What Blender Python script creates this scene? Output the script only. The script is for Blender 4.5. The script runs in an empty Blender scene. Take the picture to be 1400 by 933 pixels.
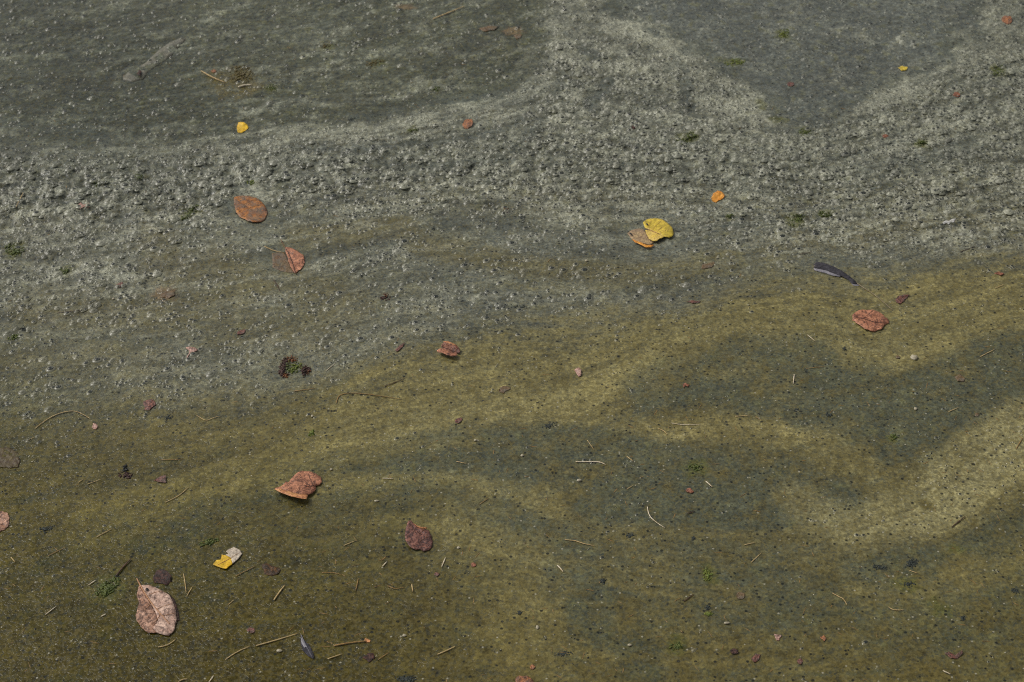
import bpy, bmesh, math, random
import numpy as np
from mathutils import Vector
from mathutils.geometry import delaunay_2d_cdt

SC = bpy.context.scene
COL = SC.collection
random.seed(7)
RNG = np.random.default_rng(11)

# ------------------------------------------------------------------ camera, sky, sun, exposure
CAM_H, PITCH, FPX = 1.60, math.radians(38.0), 2400.0      # eye height of a standing person, looking down at the pond
cam_d = bpy.data.cameras.new('camera')
cam = bpy.data.objects.new('camera', cam_d)
COL.objects.link(cam)
cam.location = (0, 0, CAM_H)
cam.rotation_euler = (math.pi/2 - PITCH, 0, 0)
cam_d.sensor_fit = 'HORIZONTAL'
cam_d.sensor_width = 36.0
cam_d.lens = FPX/1400.0*36.0
cam_d.clip_start = 0.05
cam_d.clip_end = 500
cam_d.dof.use_dof = True
cam_d.dof.focus_distance = 2.40
cam_d.dof.aperture_fstop = 9.0
SC.camera = cam

SUN_EL, SUN_AZ = math.radians(47), math.radians(-68)       # soft light from far left
world = bpy.data.worlds.new('World')
SC.world = world
world.use_nodes = True
wn, wl = world.node_tree.nodes, world.node_tree.links
wn.clear()
sky = wn.new('ShaderNodeTexSky')
sky.sky_type = 'NISHITA'
sky.sun_disc = False
sky.sun_elevation = SUN_EL
sky.sun_rotation = SUN_AZ
sky.air_density = 1.0
sky.dust_density = 4.0
sky.ozone_density = 1.0
bw = wn.new('ShaderNodeRGBToBW')
mx = wn.new('ShaderNodeMix'); mx.data_type = 'RGBA'; mx.inputs[0].default_value = 0.80
bg = wn.new('ShaderNodeBackground'); bg.inputs[1].default_value = 0.115
wo = wn.new('ShaderNodeOutputWorld')
wl.new(sky.outputs[0], bw.inputs[0])
wl.new(sky.outputs[0], mx.inputs[6]); wl.new(bw.outputs[0], mx.inputs[7])
wl.new(mx.outputs[2], bg.inputs[0]); wl.new(bg.outputs[0], wo.inputs[0])

sd = bpy.data.lights.new('sun', 'SUN')
sd.energy = 1.5
sd.angle = math.radians(16)
sd.color = (1.0, 0.95, 0.88)
sun = bpy.data.objects.new('sun', sd)
COL.objects.link(sun)
to_sun = Vector((math.sin(SUN_AZ)*math.cos(SUN_EL), math.cos(SUN_AZ)*math.cos(SUN_EL), math.sin(SUN_EL)))
sun.rotation_euler = to_sun.to_track_quat('Z', 'Y').to_euler()

SC.view_settings.view_transform = 'Standard'
SC.view_settings.look = 'None'
SC.view_settings.exposure = 0.10
SC.view_settings.gamma = 1.0
SC.view_settings.use_curve_mapping = False
SC.render.engine = 'CYCLES'
SC.cycles.use_denoising = False
SC.cycles.max_bounces = 3
SC.cycles.filter_width = 1.1
SC.cycles.transparent_max_bounces = 12

# ------------------------------------------------------------------ helpers
CP, SP = math.cos(PITCH), math.sin(PITCH)
def at(px, py, z=0.0):
    """survey: where a spot of the pond seen in the photograph lies on the water (metres)"""
    u, v = (px-700.0)/FPX, (466.5-py)/FPX
    d = (u, CP+v*SP, -SP+v*CP)
    k = (CAM_H-z)/-d[2]
    return (d[0]*k, d[1]*k, z)

def atn(pts):
    return np.array([at(p[0], p[1])[:2] for p in pts])

def lin(r, g, b):
    f = lambda c: (c/255/12.92 if c/255 <= .04045 else ((c/255+.055)/1.055)**2.4)
    return (f(r), f(g), f(b))

def pnoise(x, y, seed=0):
    x = np.asarray(x, float)+seed*17.317; y = np.asarray(y, float)-seed*9.131
    xi = np.floor(x).astype(np.int64); yi = np.floor(y).astype(np.int64)
    xf = x-xi; yf = y-yi
    def g(ix, iy):
        h = (ix*374761393 + iy*668265263 + seed*974634777) & 0xffffffff
        h = ((h ^ (h >> 13))*1274126177) & 0xffffffff
        a = ((h ^ (h >> 16)) & 0xffff)*(2*math.pi/65536)
        return np.cos(a), np.sin(a)
    u = xf*xf*xf*(xf*(xf*6-15)+10); v = yf*yf*yf*(yf*(yf*6-15)+10)
    a = g(xi, yi); n00 = a[0]*xf+a[1]*yf
    a = g(xi+1, yi); n10 = a[0]*(xf-1)+a[1]*yf
    a = g(xi, yi+1); n01 = a[0]*xf+a[1]*(yf-1)
    a = g(xi+1, yi+1); n11 = a[0]*(xf-1)+a[1]*(yf-1)
    return 1.5*((n00*(1-u)+n10*u)*(1-v)+(n01*(1-u)+n11*u)*v)

def fbm(x, y, seed=0, oct=3, gain=.5):
    s, a, f = 0, 1.0, 1.0
    for i in range(oct):
        s = s+a*pnoise(x*f, y*f, seed+i*31); a *= gain; f *= 2.03
    return s

def sstep(a, b, x):
    t = np.clip((x-a)/(b-a), 0, 1)
    return t*t*(3-2*t)

def link(o, parent=None):
    COL.objects.link(o)
    if parent is not None: o.parent = parent
    return o

def tag(o, label=None, cat=None, group=None, kind=None):
    if label: o['label'] = label
    if cat: o['category'] = cat
    if group: o['group'] = group
    if kind: o['kind'] = kind
    return o

def mesh_np(name, verts, faces, mats, parent=None, smooth=True, mat_idx=None):
    me = bpy.data.meshes.new(name)
    me.from_pydata([tuple(v) for v in verts], [], [tuple(f) for f in faces])
    for m in mats: me.materials.append(m)
    if mat_idx is not None: me.polygons.foreach_set('material_index', np.asarray(mat_idx, np.int32))
    me.polygons.foreach_set('use_smooth', np.full(len(me.polygons), smooth))
    me.update()
    return link(bpy.data.objects.new(name, me), parent)

def mesh_big(name, V, tri, mats, mat_idx, attrs=()):
    me = bpy.data.meshes.new(name)
    nv, nf, k = len(V), len(tri), tri.shape[1]
    me.vertices.add(nv); me.vertices.foreach_set('co', V.astype(np.float32).ravel())
    me.loops.add(nf*k); me.loops.foreach_set('vertex_index', tri.astype(np.int32).ravel())
    me.polygons.add(nf)
    me.polygons.foreach_set('loop_start', np.arange(0, nf*k, k, dtype=np.int32))
    for m in mats: me.materials.append(m)
    if mat_idx is not None: me.polygons.foreach_set('material_index', mat_idx.astype(np.int32))
    me.polygons.foreach_set('use_smooth', np.ones(nf, bool))
    for nm, arr in attrs:
        if arr.ndim == 2:
            a = me.attributes.new(nm, 'FLOAT_COLOR', 'POINT')
            a.data.foreach_set('color', np.concatenate([arr, np.ones((nv, 1))], 1).astype(np.float32).ravel())
        else:
            a = me.attributes.new(nm, 'FLOAT', 'POINT'); a.data.foreach_set('value', arr.astype(np.float32))
    me.update(); me.validate()
    return link(bpy.data.objects.new(name, me))

# ------------------------------------------------------------------ node helper
class NT:
    def __init__(self, name):
        self.m = bpy.data.materials.new(name); self.m.use_nodes = True
        self.t = self.m.node_tree; self.t.nodes.clear()
        self.out = self.t.nodes.new('ShaderNodeOutputMaterial')
    def n(self, kind, **kw):
        nd = self.t.nodes.new('ShaderNode'+kind)
        for k, v in kw.items(): setattr(nd, k, v)
        return nd
    def set(self, sock, v):
        if hasattr(v, 'is_linked') or isinstance(v, bpy.types.NodeSocket): self.t.links.new(v, sock)
        elif isinstance(v, tuple) and len(v) == 3 and sock.type == 'RGBA': sock.default_value = (*v, 1)
        else: sock.default_value = v
    def attr(self, name, out='Fac'):
        a = self.n('Attribute'); a.attribute_name = name; return a.outputs[out]
    def coord(self):
        return self.n('TexCoord').outputs['Object']
    def noise(self, vec, scale, detail=3, rough=.55, dist=0):
        a = self.n('TexNoise'); self.set(a.inputs['Vector'], vec)
        a.inputs['Scale'].default_value = scale; a.inputs['Detail'].default_value = detail
        a.inputs['Roughness'].default_value = rough; a.inputs['Distortion'].default_value = dist
        return a.outputs['Fac']
    def vor(self, vec, scale, out='Color', feature='F1', rnd=1.0):
        a = self.n('TexVoronoi', feature=feature); self.set(a.inputs['Vector'], vec)
        a.inputs['Scale'].default_value = scale; a.inputs['Randomness'].default_value = rnd
        return a.outputs[out]
    def sep(self, c):
        a = self.n('SeparateColor'); self.set(a.inputs[0], c); return a.outputs
    def math(self, op, a, b=0.0, c=None, clamp=False):
        m = self.n('Math', operation=op, use_clamp=clamp); self.set(m.inputs[0], a); self.set(m.inputs[1], b)
        if c is not None: self.set(m.inputs[2], c)
        return m.outputs[0]
    def rng(self, v, a, b, c=0.0, d=1.0, smooth=False):
        m = self.n('MapRange'); m.clamp = True
        if smooth: m.interpolation_type = 'SMOOTHSTEP'
        for i, x in enumerate((v, a, b, c, d)): self.set(m.inputs[i], x)
        return m.outputs[0]
    def mix(self, f, a, b, blend='MIX'):
        m = self.n('Mix', data_type='RGBA', blend_type=blend)
        self.set(m.inputs[0], f); self.set(m.inputs[6], a); self.set(m.inputs[7], b)
        return m.outputs[2]
    def scale(self, col, f):
        m = self.n('VectorMath', operation='SCALE'); self.set(m.inputs[0], col); self.set(m.inputs['Scale'], f)
        return m.outputs[0]
    def mapping(self, vec, s=(1, 1, 1), r=(0, 0, 0)):
        m = self.n('Mapping'); self.set(m.inputs[0], vec); m.inputs['Scale'].default_value = s; m.inputs['Rotation'].default_value = r
        return m.outputs[0]
    def bsdf(self, col, rough=.5, bump=None, bstr=.5, bdist=.001, ior=1.4, spec=.5, trans=0):
        p = self.n('BsdfPrincipled')
        self.set(p.inputs['Base Color'], col); self.set(p.inputs['Roughness'], rough)
        p.inputs['IOR'].default_value = ior; p.inputs['Specular IOR Level'].default_value = spec
        if bump is not None:
            b = self.n('Bump'); self.set(b.inputs['Height'], bump)
            b.inputs['Strength'].default_value = bstr; b.inputs['Distance'].default_value = bdist
            self.t.links.new(b.outputs[0], p.inputs['Normal'])
        self.t.links.new(p.outputs[0], self.out.inputs[0])
        return p

# ------------------------------------------------------------------ the pond: layout of foam, algae film and clear water
STEP = .003
def axis(lo, hi, far):
    core = np.arange(lo, hi+STEP/2, STEP)
    ext, s = [], STEP
    while sum(ext) < far: s *= 1.35; ext.append(s)
    e = np.cumsum(ext)
    return np.concatenate([(lo-e)[::-1], core, hi+e])
X = axis(-1.17, 1.17, 60.0); Y = axis(1.26, 3.34, 60.0)
GX, GY = np.meshgrid(X, Y)
gx, gy = GX.ravel(), GY.ravel()
YS = .62                                                     # flow is stretched across the pond
# natural raggedness of every boundary
wx = gx + .009*fbm(gx/.10, gy/.10, 3, 2) + .0025*pnoise(gx/.018, gy/.018, 4)
wy = gy + .011*fbm(gx/.12, gy/.10, 5, 2) + .0035*pnoise(gx/.018, gy/.018, 6)
Q = np.stack([wx, wy*YS], 1)

QA = Q
QB = Q+np.stack([.026*fbm(gx/.08, gy/.08, 13, 4, .6), .026*YS*fbm(gx/.07, gy/.07, 15, 4, .6)], 1)   # ragged foam edges
def seg_dist(pts, closed=False):
    W = atn(pts)*np.array([1, YS])
    n = len(W); d2 = np.full(len(Q), 1e9)
    for i in range(n if closed else n-1):
        a, b = W[i], W[(i+1) % n]; ab = b-a
        t = np.clip(((Q-a)@ab)/max(ab@ab, 1e-12), 0, 1)
        e = Q-a-t[:, None]*ab
        d2 = np.minimum(d2, (e*e).sum(1))
    return np.sqrt(d2)
def stroke(pts, w, soft):
    return 1-sstep(w, w+soft, seg_dist(pts))
def area(pts, soft):
    W = atn(pts)*np.array([1, YS]); n = len(W)
    ins = np.zeros(len(Q), bool)
    for i in range(n):
        a, b = W[i], W[(i+1) % n]
        c = (a[1] > Q[:, 1]) != (b[1] > Q[:, 1])
        with np.errstate(divide='ignore', invalid='ignore'):
            xx = (b[0]-a[0])*(Q[:, 1]-a[1])/(b[1]-a[1])+a[0]
        ins ^= c & (Q[:, 0] < xx)
    d = seg_dist(pts, True)*np.where(ins, 1, -1)
    return sstep(-soft, soft, d)

GUIDES = [
 [(-200, 20), (200, -20), (500, -110), (740, -180), (1000, -190), (1300, -170), (1600, -120)],
 [(-200, 195), (0, 190), (200, 205), (400, 190), (560, 172), (660, 150), (760, 120), (900, 150), (1090, 190), (1250, 130), (1400, 60), (1500, 20)],
 [(-200, 300), (0, 290), (300, 270), (600, 240), (900, 250), (1100, 260), (1400, 220), (1600, 200)],
 [(-200, 580), (0, 560), (200, 530), (350, 525), (450, 500), (550, 450), (700, 440), (800, 440), (900, 420), (1000, 390), (1100, 370), (1200, 375), (1300, 350), (1400, 335), (1600, 310)],
 [(-200, 790), (0, 745), (200, 700), (350, 650), (480, 605), (600, 580), (700, 550), (800, 545), (850, 510), (900, 480), (1000, 460), (1110, 460), (1200, 480), (1300, 460), (1400, 430), (1600, 400)],
 [(-200, 840), (0, 800), (200, 745), (430, 680), (520, 655), (620, 660), (720, 690), (850, 730), (1000, 750), (1150, 730), (1250, 700), (1330, 600), (1400, 545), (1600, 480)],
 [(-200, 940), (0, 890), (300, 810), (600, 800), (800, 830), (1000, 850), (1200, 800), (1300, 760), (1400, 690), (1600, 600)],
 [(-200, 1060), (1600, 1060)]]
GYS = []
for g in GUIDES:
    W = atn(g); o = np.argsort(W[:, 0]); GYS.append(np.interp(wx, W[o, 0], W[o, 1]))
lev = np.zeros(len(gx))                                      # stream level: which current line a spot lies on
for i in range(len(GYS)-1):
    a, b = GYS[i], GYS[i+1]
    f = (a-wy)/np.maximum(a-b, 1e-3)
    m = (f >= 0) & (f < 1)
    lev[m] = i+f[m]
lev[wy <= GYS[-1]] = 7+((GYS[-1]-wy)*4)[wy <= GYS[-1]]
lev[wy >= GYS[0]] = ((GYS[0]-wy)*.8)[wy >= GYS[0]]
streak = fbm(wx/.30, lev*5.0, 21, 4, .6)
streak2 = fbm(wx/.17, lev*10.0, 25, 3, .6)
streak3 = fbm(wx/.13, lev*24.0, 27, 3, .6)
patch = fbm(gx/.10, gy/.13, 31, 4, .55)
fine = fbm(gx/.022, gy/.026, 35, 3, .6)
micro = fbm(gx/.010, gy/.011, 37, 2, .6)

below = sstep(2.70, 3.55, lev+.12*fine+.22*streak2+.12*streak3)                       # past the foam line the algae film begins
# foam raft
Q = QB
raft = area([(-90, 200), (200, 205), (400, 188), (560, 170), (660, 148), (738, 105), (748, 40), (725, -60), (795, -60), (830, 30), (900, 57), (965, 85), (1012, 115), (1040, 150), (1095, 188), (1180, 150), (1260, 115), (1318, 75), (1350, 20), (1370, -60), (1600, -60), (1600, 320), (1300, 345), (1100, 350), (900, 320), (700, 295), (400, 290), (200, 310), (-90, 320)], .022)
ridge = np.maximum.reduce([
 stroke([(150, 196), (300, 196), (400, 187), (560, 172), (660, 150), (740, 108)], .008, .026),
 stroke([(765, -30), (800, 12), (830, 33), (900, 60), (965, 88), (1012, 118), (1040, 150), (1095, 186)], .004, .020),
 .8*stroke([(1095, 186), (1180, 152), (1260, 118), (1320, 78), (1350, 30), (1372, -30)], .006, .020),
 .7*stroke([(830, 70), (900, 75), (960, 100), (1000, 140), (1030, 165)], .015, .03),
 .5*stroke([(1000, 175), (1100, 200), (1180, 215), (1300, 190)], .02, .04)])
band = area([(-90, 215), (200, 225), (420, 205), (660, 185), (800, 200), (950, 215), (1100, 230), (1150, 255), (900, 262), (600, 262), (350, 275), (150, 290), (-90, 270)], .03)
bandR = area([(1050, 200), (1200, 150), (1320, 90), (1600, 0), (1600, 300), (1250, 290), (1060, 260)], .03)
crisp = np.maximum.reduce([stroke([(765, -30), (800, 14), (830, 34), (900, 60), (965, 89), (1012, 119), (1040, 150), (1095, 186)], .002, .009), .7*stroke([(1095, 186), (1180, 152), (1260, 118), (1320, 78), (1350, 30), (1372, -30)], .002, .010), .7*stroke([(340, 188), (450, 182), (560, 165), (660, 143), (735, 105)], .003, .012)])
core = area([(750, 50), (830, 55), (960, 95), (1030, 165), (1060, 210), (800, 215), (700, 200), (740, 130)], .03)
Q = QA
lfoam = area([(-90, 260), (320, 265), (300, 330), (230, 410), (120, 440), (-90, 480)], .04)
lobe = stroke([(-80, 570), (0, 555), (60, 522), (200, 512), (330, 510), (430, 490), (510, 455), (600, 425)], .022, .035)
mid = sstep(1.9, 2.15, lev)*(1-below)
blue_mid = np.maximum.reduce([stroke([(700, 335), (800, 350), (900, 345), (1000, 310), (1100, 300)], .02, .04), stroke([(1000, 395), (900, 415), (800, 430), (700, 432)], .008, .02),
 stroke([(1400, 320), (1300, 335), (1200, 350), (1100, 352)], .01, .02), .8*stroke([(540, 330), (640, 370), (620, 410)], .02, .03), .8*stroke([(560, 440), (660, 420), (740, 425)], .012, .02)])
olive_up = np.maximum.reduce([stroke([(400, 325), (470, 322), (550, 308), (570, 330), (640, 348), (720, 366), (830, 372), (930, 372), (1000, 352)], .008, .025),
 .9*stroke([(210, 330), (230, 370), (300, 360), (350, 400), (250, 430), (120, 425), (40, 425)], .012, .04),
 .8*stroke([(400, 390), (480, 420), (440, 450), (300, 450)], .015, .04), .7*stroke([(1040, 345), (1150, 325), (1250, 312), (1400, 300)], .008, .025), .6*stroke([(200, 490), (100, 490), (0, 500)], .012, .03)])
dark = np.zeros(len(gx)); holes = np.zeros(len(gx))
for st, so, p in [
 (.85, .012, [(845, 525), (878, 492), (960, 463), (1110, 459), (1170, 490), (1250, 505), (1330, 460), (1500, 430), (1500, 520), (1400, 545), (1330, 583), (1270, 635), (1225, 640), (1150, 600), (1060, 575), (960, 555), (880, 565)]),
 (.80, .012, [(520, 615), (600, 592), (700, 580), (775, 582), (900, 603), (1000, 612), (1100, 630), (1190, 690), (1100, 722), (950, 725), (800, 705), (700, 677), (600, 655), (500, 648), (420, 670), (330, 705), (240, 735), (230, 720), (380, 650)]),
 (.75, .014, [(1185, 750), (1290, 740), (1350, 700), (1500, 670), (1500, 735), (1320, 772), (1260, 812), (1180, 800)]),
 (.80, .030, [(835, -60), (860, 30), (910, 52), (975, 80), (1025, 110), (1052, 150), (1095, 180), (1200, 128), (1290, 85), (1330, 20), (1340, -60)]),
 (.72, .035, [(-200, -130), (745, -130), (742, 60), (730, 95), (650, 138), (550, 160), (400, 178), (200, 193), (0, 180), (-200, 185)]),
 (.45, .040, [(930, 740), (1060, 745), (1180, 780), (1180, 860), (1040, 880), (940, 840)]),
 (.45, .040, [(1160, 770), (1420, 760), (1420, 880), (1250, 900), (1160, 860)]),
 (.40, .030, [(650, 690), (760, 700), (850, 760), (800, 790), (700, 740)])]:
    dark = np.maximum(dark, st*area(p, so))
dark = np.maximum(dark, .55*stroke([(768, 790), (810, 832), (860, 872), (890, 945)], .008, .03))
dark = np.maximum(dark, .55*stroke([(430, 690), (520, 672), (600, 672), (690, 690)], .003, .014))
dark = np.maximum(dark, .75*stroke([(180, 742), (300, 700), (380, 657), (450, 632), (560, 606), (660, 590)], .005, .016))
dark = np.maximum(dark, .45*stroke([(60, 770), (140, 735), (230, 715), (300, 690)], .004, .02))
holes = np.maximum(holes, .8*stroke([(830, 112), (822, 132), (808, 146)], .006, .012))
holes = np.maximum(holes, .8*stroke([(800, 66), (812, 74)], .007, .012))
holes = np.maximum(holes, .75*stroke([(936, 112), (944, 145)], .007, .014))
holes = np.maximum(holes, .6*stroke([(765, 105), (760, 125)], .006, .012))
holes = np.maximum(holes, .6*stroke([(735, 170), (715, 192), (706, 200)], .005, .014))
holes = np.maximum(holes, .55*stroke([(925, 82), (940, 92)], .004, .012))
for st, w, so, p in [(.6, .004, .014, [(0, 168), (60, 178), (110, 176), (150, 190)]), (.7, .002, .010, [(400, 205), (500, 203), (600, 196), (680, 180), (720, 160)]), (.6, .002, .010, [(470, 165), (520, 158), (600, 142), (690, 122)]), (.6, .002, .010, [(500, 222), (600, 228), (700, 215)]), (.6, .003, .012, [(640, 345), (700, 300), (600, 305)]), (.5, .006, .016, [(1035, 110), (1080, 120)]), (.5, .005, .02, [(1180, 235), (1260, 215), (1330, 195)])]:
    holes = np.maximum(holes, st*stroke(p, w, so))
yellow = np.zeros(len(gx))
for st, w, so, p in [
 (.62, .012, .035, [(120, 725), (220, 698), (350, 652), (480, 608), (600, 583), (700, 556), (790, 548), (850, 515), (900, 484), (960, 458)]),
 (.38, .030, .06, [(500, 560), (650, 520), (800, 490), (950, 440), (1100, 430), (1250, 430), (1420, 400)]),
 (.80, .003, .014, [(300, 672), (400, 634), (480, 606), (600, 582), (700, 556), (780, 549), (850, 513), (905, 482)]),
 (.34, .005, .018, [(740, 572), (830, 575), (930, 590), (1040, 592), (1100, 600)]),
 (.30, .005, .022, [(860, 540), (940, 515), (1030, 505), (1090, 540), (1060, 570)]),
 (.28, .008, .03, [(1110, 600), (1160, 610), (1200, 650), (1230, 665)]),
 (.75, .006, .018, [(430, 668), (520, 656), (620, 660), (700, 677), (760, 690)]),
 (.55, .010, .03, [(1160, 480), (1220, 488), (1290, 475)]),
 (.40, .020, .05, [(640, 720), (740, 790), (700, 860)]),
 (.50, .010, .03, [(1400, 760), (1320, 775), (1270, 815), (1190, 815)])]:
    yellow = np.maximum(yellow, st*stroke(p, w, so))
cream = np.maximum(area([(1600, 470), (1420, 535), (1330, 583), (1275, 628), (1262, 665), (1215, 700), (1150, 716), (1200, 740), (1290, 728), (1350, 692), (1420, 640), (1600, 540)], .018), .6*stroke([(1230, 705), (1170, 722), (1120, 705), (1090, 690)], .010, .03))

# break-up by the currents
fil = (1-np.abs(fbm(wx/.40, lev*6.0, 81, 3, .45)).clip(0, 1))**12       # thin drawn-out filaments
fil2 = (1-np.abs(fbm(wx/.45, lev*7.0, 85, 3, .45)).clip(0, 1))**12
Q = QB
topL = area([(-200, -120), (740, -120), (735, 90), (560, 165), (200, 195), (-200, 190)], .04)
topR = area([(835, -80), (860, 30), (910, 52), (975, 80), (1025, 110), (1052, 150), (1095, 180), (1200, 128), (1290, 85), (1330, 20), (1340, -80)], .035)
Q = QA
dark = np.clip(dark*(1-.60*yellow) + .46*below*fil2*(1-yellow) + .22*below*np.clip(-streak-.1, 0, 1), 0, 1)
lowr = sstep(4.4, 5.2, lev)
mott = fbm(gx/.040, gy/.044, 95, 3, .6)
dark = np.clip((dark+.13*lowr)*(1+.45*patch+.40*fine+.40*streak2+.75*mott), 0, 1)*(1-.85*cream)
yellow = np.clip(yellow*(.95+.35*streak2) + .22*below*np.clip(streak+.05, 0, 1) + (.55-.16*lowr)*below*fil*(1-.5*dark), 0, 1)
lump = fbm(gx/.026, gy/.024, 41, 3, .6)
lump2 = fbm(gx/.050, gy/.020+lev*1.0, 45, 3, .6)
blot = sstep(.22, .55, fbm(wx/.065, wy/.060, 47, 3, .5))               # blue-grey holes in the foam
brk = np.clip(.45+.9*streak3+.7*patch+.4*fine, 0, 1.2)
fil3 = (1-np.abs(fbm(wx/.30, lev*11.0, 87, 3, .5)).clip(0, 1))**12
fil4 = (1-np.abs(fbm(wx/.30, lev*9.0, 89, 3, .5)).clip(0, 1))**12
ridge = ridge*(.55+.5*brk); crisp = crisp*brk
holes = np.maximum(holes, .55*fil4*(raft+mid*(1-below)+.6*topL))
foam = .50*raft*(1-dark) + .50*ridge + .30*fil3*(raft+mid*(1-below)+.7*topL+.3*topR) + .12*core + .12*mid*(1-olive_up) + .26*lfoam + .22*lobe*(1-.4*below) + .22*fil*(raft+mid*(1-below)) + .35*crisp
foam = np.clip(foam*(1+.75*streak3+.35*streak2+.15*patch)*(1-.55*blot*raft*(1-ridge)), 0, 1)
gaps = np.clip(.95*band+.55*bandR+.40*core*(1-ridge)+.5*lfoam+.08*raft+.12*lobe+.10*mid, 0, 1)
foam_l = foam*(1-.55*gaps*sstep(.02, -.45, lump+.5*lump2))          # darker gaps between foam lumps
olive = np.clip(below*(1-.50*dark)+.45*olive_up*(1-below)+.24*mid+.24*topL+.10*raft, 0, 1)
wisps = sstep(.15, .8, fbm(wx/.10, lev*20, 51, 3, .6)+.35*fine)*(topL+.6*topR)
flecks = sstep(.35, .9, micro+.45*fine+.3*patch)*(topL+.6*topR+.15*raft+.12*mid)
hand = np.zeros(len(gx))
for p in [[(350, 116), (440, 96), (540, 68)], [(425, 66), (470, 45), (510, 20)], [(160, 104), (200, 94), (250, 55)], [(75, 72), (95, 70), (130, 66)], [(0, 82), (20, 80)], [(30, 30), (90, 18), (170, 8)], [(480, 142), (560, 130), (640, 116)], [(330, 150), (420, 142), (470, 150)], [(250, 60), (300, 20), (340, 4)], [(590, 66), (650, 80)], [(0, 180), (60, 172), (130, 190), (190, 210)], [(1125, 46), (1160, 40), (1190, 52)], [(1210, 66), (1242, 50)], [(865, 22), (900, 45)], [(1110, 110), (1160, 118)], [(560, 250), (700, 246), (800, 256)], [(120, 380), (230, 372), (280, 350)], [(430, 365), (540, 350), (560, 345)], [(640, 415), (760, 405), (860, 410)]]:
    hand = np.maximum(hand, stroke(p, .002, .013))
foam_l = np.clip(foam_l+.50*hand*np.clip(.55+.8*fine+.7*streak3, 0, 1.2)+.48*wisps+.34*flecks, 0, 1)*(1-.85*holes)
mote = sstep(.30, .8, pnoise(gx/.016, gy/.018, 91)+.5*fine)*(topL+topR+.5*raft+.5*mid+.8*below*dark)   # small yellow-green motes
gap2 = sstep(.40, .95, -micro-.4*fine)*(topL+.4*topR+.25*raft)                            # small openings of clear water

def mixc(a, b, f): return a+(b-a)*np.clip(f, 0, 1)[:, None]
C = lambda *c: np.array(c)
tint = np.tile(C(.070, .078, .060), (len(gx), 1))               # thin blue-grey film
tint = mixc(tint, C(.112, .121, .112), .9*topR)  # grey sky reflection put into the tint of the top-right water
tint = mixc(tint, C(.124, .132, .110), .80*raft+.70*mid*(1-raft))
tint = mixc(tint, C(.092, .104, .100), blue_mid*.7)
tint = mixc(tint, C(.122, .104, .044), olive)
tint = mixc(tint, C(.262, .226, .100), yellow*(.30+.70*below)*.80)
tint = mixc(tint, C(.068, .074, .050), dark*.76*(1-.75*topR))
tint = mixc(tint, C(.262, .236, .122), cream*.80*np.clip(.9+.6*streak2+.25*patch, 0, 1))
tint = mixc(tint, C(.280, .283, .230), foam_l*.85)
tint = mixc(tint, C(.120, .116, .044), mote*.45)
tint = mixc(tint, C(.026, .033, .030), gap2*.7)
tint = mixc(tint, C(.082, .092, .084), holes*.8)
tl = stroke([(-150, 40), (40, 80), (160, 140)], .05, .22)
tint = mixc(tint, tint*C(.62, .64, .62), tl)  # vignette-like darkening of the far top left, put into the tint
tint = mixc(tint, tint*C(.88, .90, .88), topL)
tint *= (1+.10*patch+.22*fine+(.22-.10*below)*streak2+.10*streak3*(1-below)+.20*micro+.10*mott*below)[:, None].clip(.4, 1.8)
# browner towards the near side, darkest at the near left
brown = sstep(5.2, 7.0, lev)
tint = mixc(tint, tint*C(.90, .84, .62), brown)
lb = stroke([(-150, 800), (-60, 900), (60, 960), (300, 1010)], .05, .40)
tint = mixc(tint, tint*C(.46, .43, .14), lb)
# brown-olive and green algae stains soaked into the film
for x_, y_, rx_, ry_, c_ in [(322, 112, 44, 26, 0), (260, 290, 15, 7, 1), (20, 342, 13, 10, 1), (940, 188, 20, 7, 1), (1005, 85, 16, 7, 1), (1090, 300, 14, 9, 1), (1127, 293, 11, 5, 1), (148, 803, 20, 11, 1), (1072, 46, 12, 9, 1), (1365, 97, 12, 8, 1),
  (1260, 195, 11, 7, 1), (925, 884, 10, 7, 1), (967, 785, 10, 10, 1), (1222, 598, 8, 6, 1), (1100, 181, 11, 8, 1), (512, 86, 20, 6, 1), (446, 62, 12, 6, 1), (950, 639, 13, 7, 1), (1060, 165, 14, 7, 1), (228, 402, 16, 10, 2), (88, 371, 9, 7, 1), (372, 120, 10, 7, 1),
  (1240, 800, 12, 6, 1), (1285, 828, 16, 8, 1), (1040, 145, 9, 9, 1), (700, 45, 16, 9, 2), (560, 10, 18, 6, 2), (565, 178, 9, 5, 1), (1310, 745, 9, 5, 1), (1270, 690, 8, 5, 0)]:
    c_0 = at(x_, y_); d_ = np.hypot((wx-c_0[0])/(rx_*.00125), (wy-c_0[1])/(ry_*.0022))+.35*mott+.35*micro
    tint = mixc(tint, [C(.098, .080, .026), C(.092, .096, .026), C(.190, .125, .062)][c_], (.85 if c_ == 0 else .66)*(1-sstep(.55, 1.25, d_)))
tint = np.clip(tint*C(1.03, 1.03, .955), .004, .6)

relief = np.clip(.0024*gaps+.0012*raft+.0004, 0, .0065)
near = ((gx > -1.16) & (gx < 1.16) & (gy > 1.27) & (gy < 3.33))
H = np.where(near, relief*(.9*lump+.5*lump2)+.0012*foam_l-.0006*dark+.0012*streak2*raft+.0004*fine, 0)
bub = np.clip((.95*band+.80*bandR+.80*core+.55*lfoam)*sstep(-.20, .40, lump+.4*lump2)+.22*raft+.12*topL+.12*topR+.45*ridge*sstep(-.2,.5,patch+fine), 0, 1)*(1-.8*np.clip(dark*1.2+holes, 0, 1))

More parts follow.
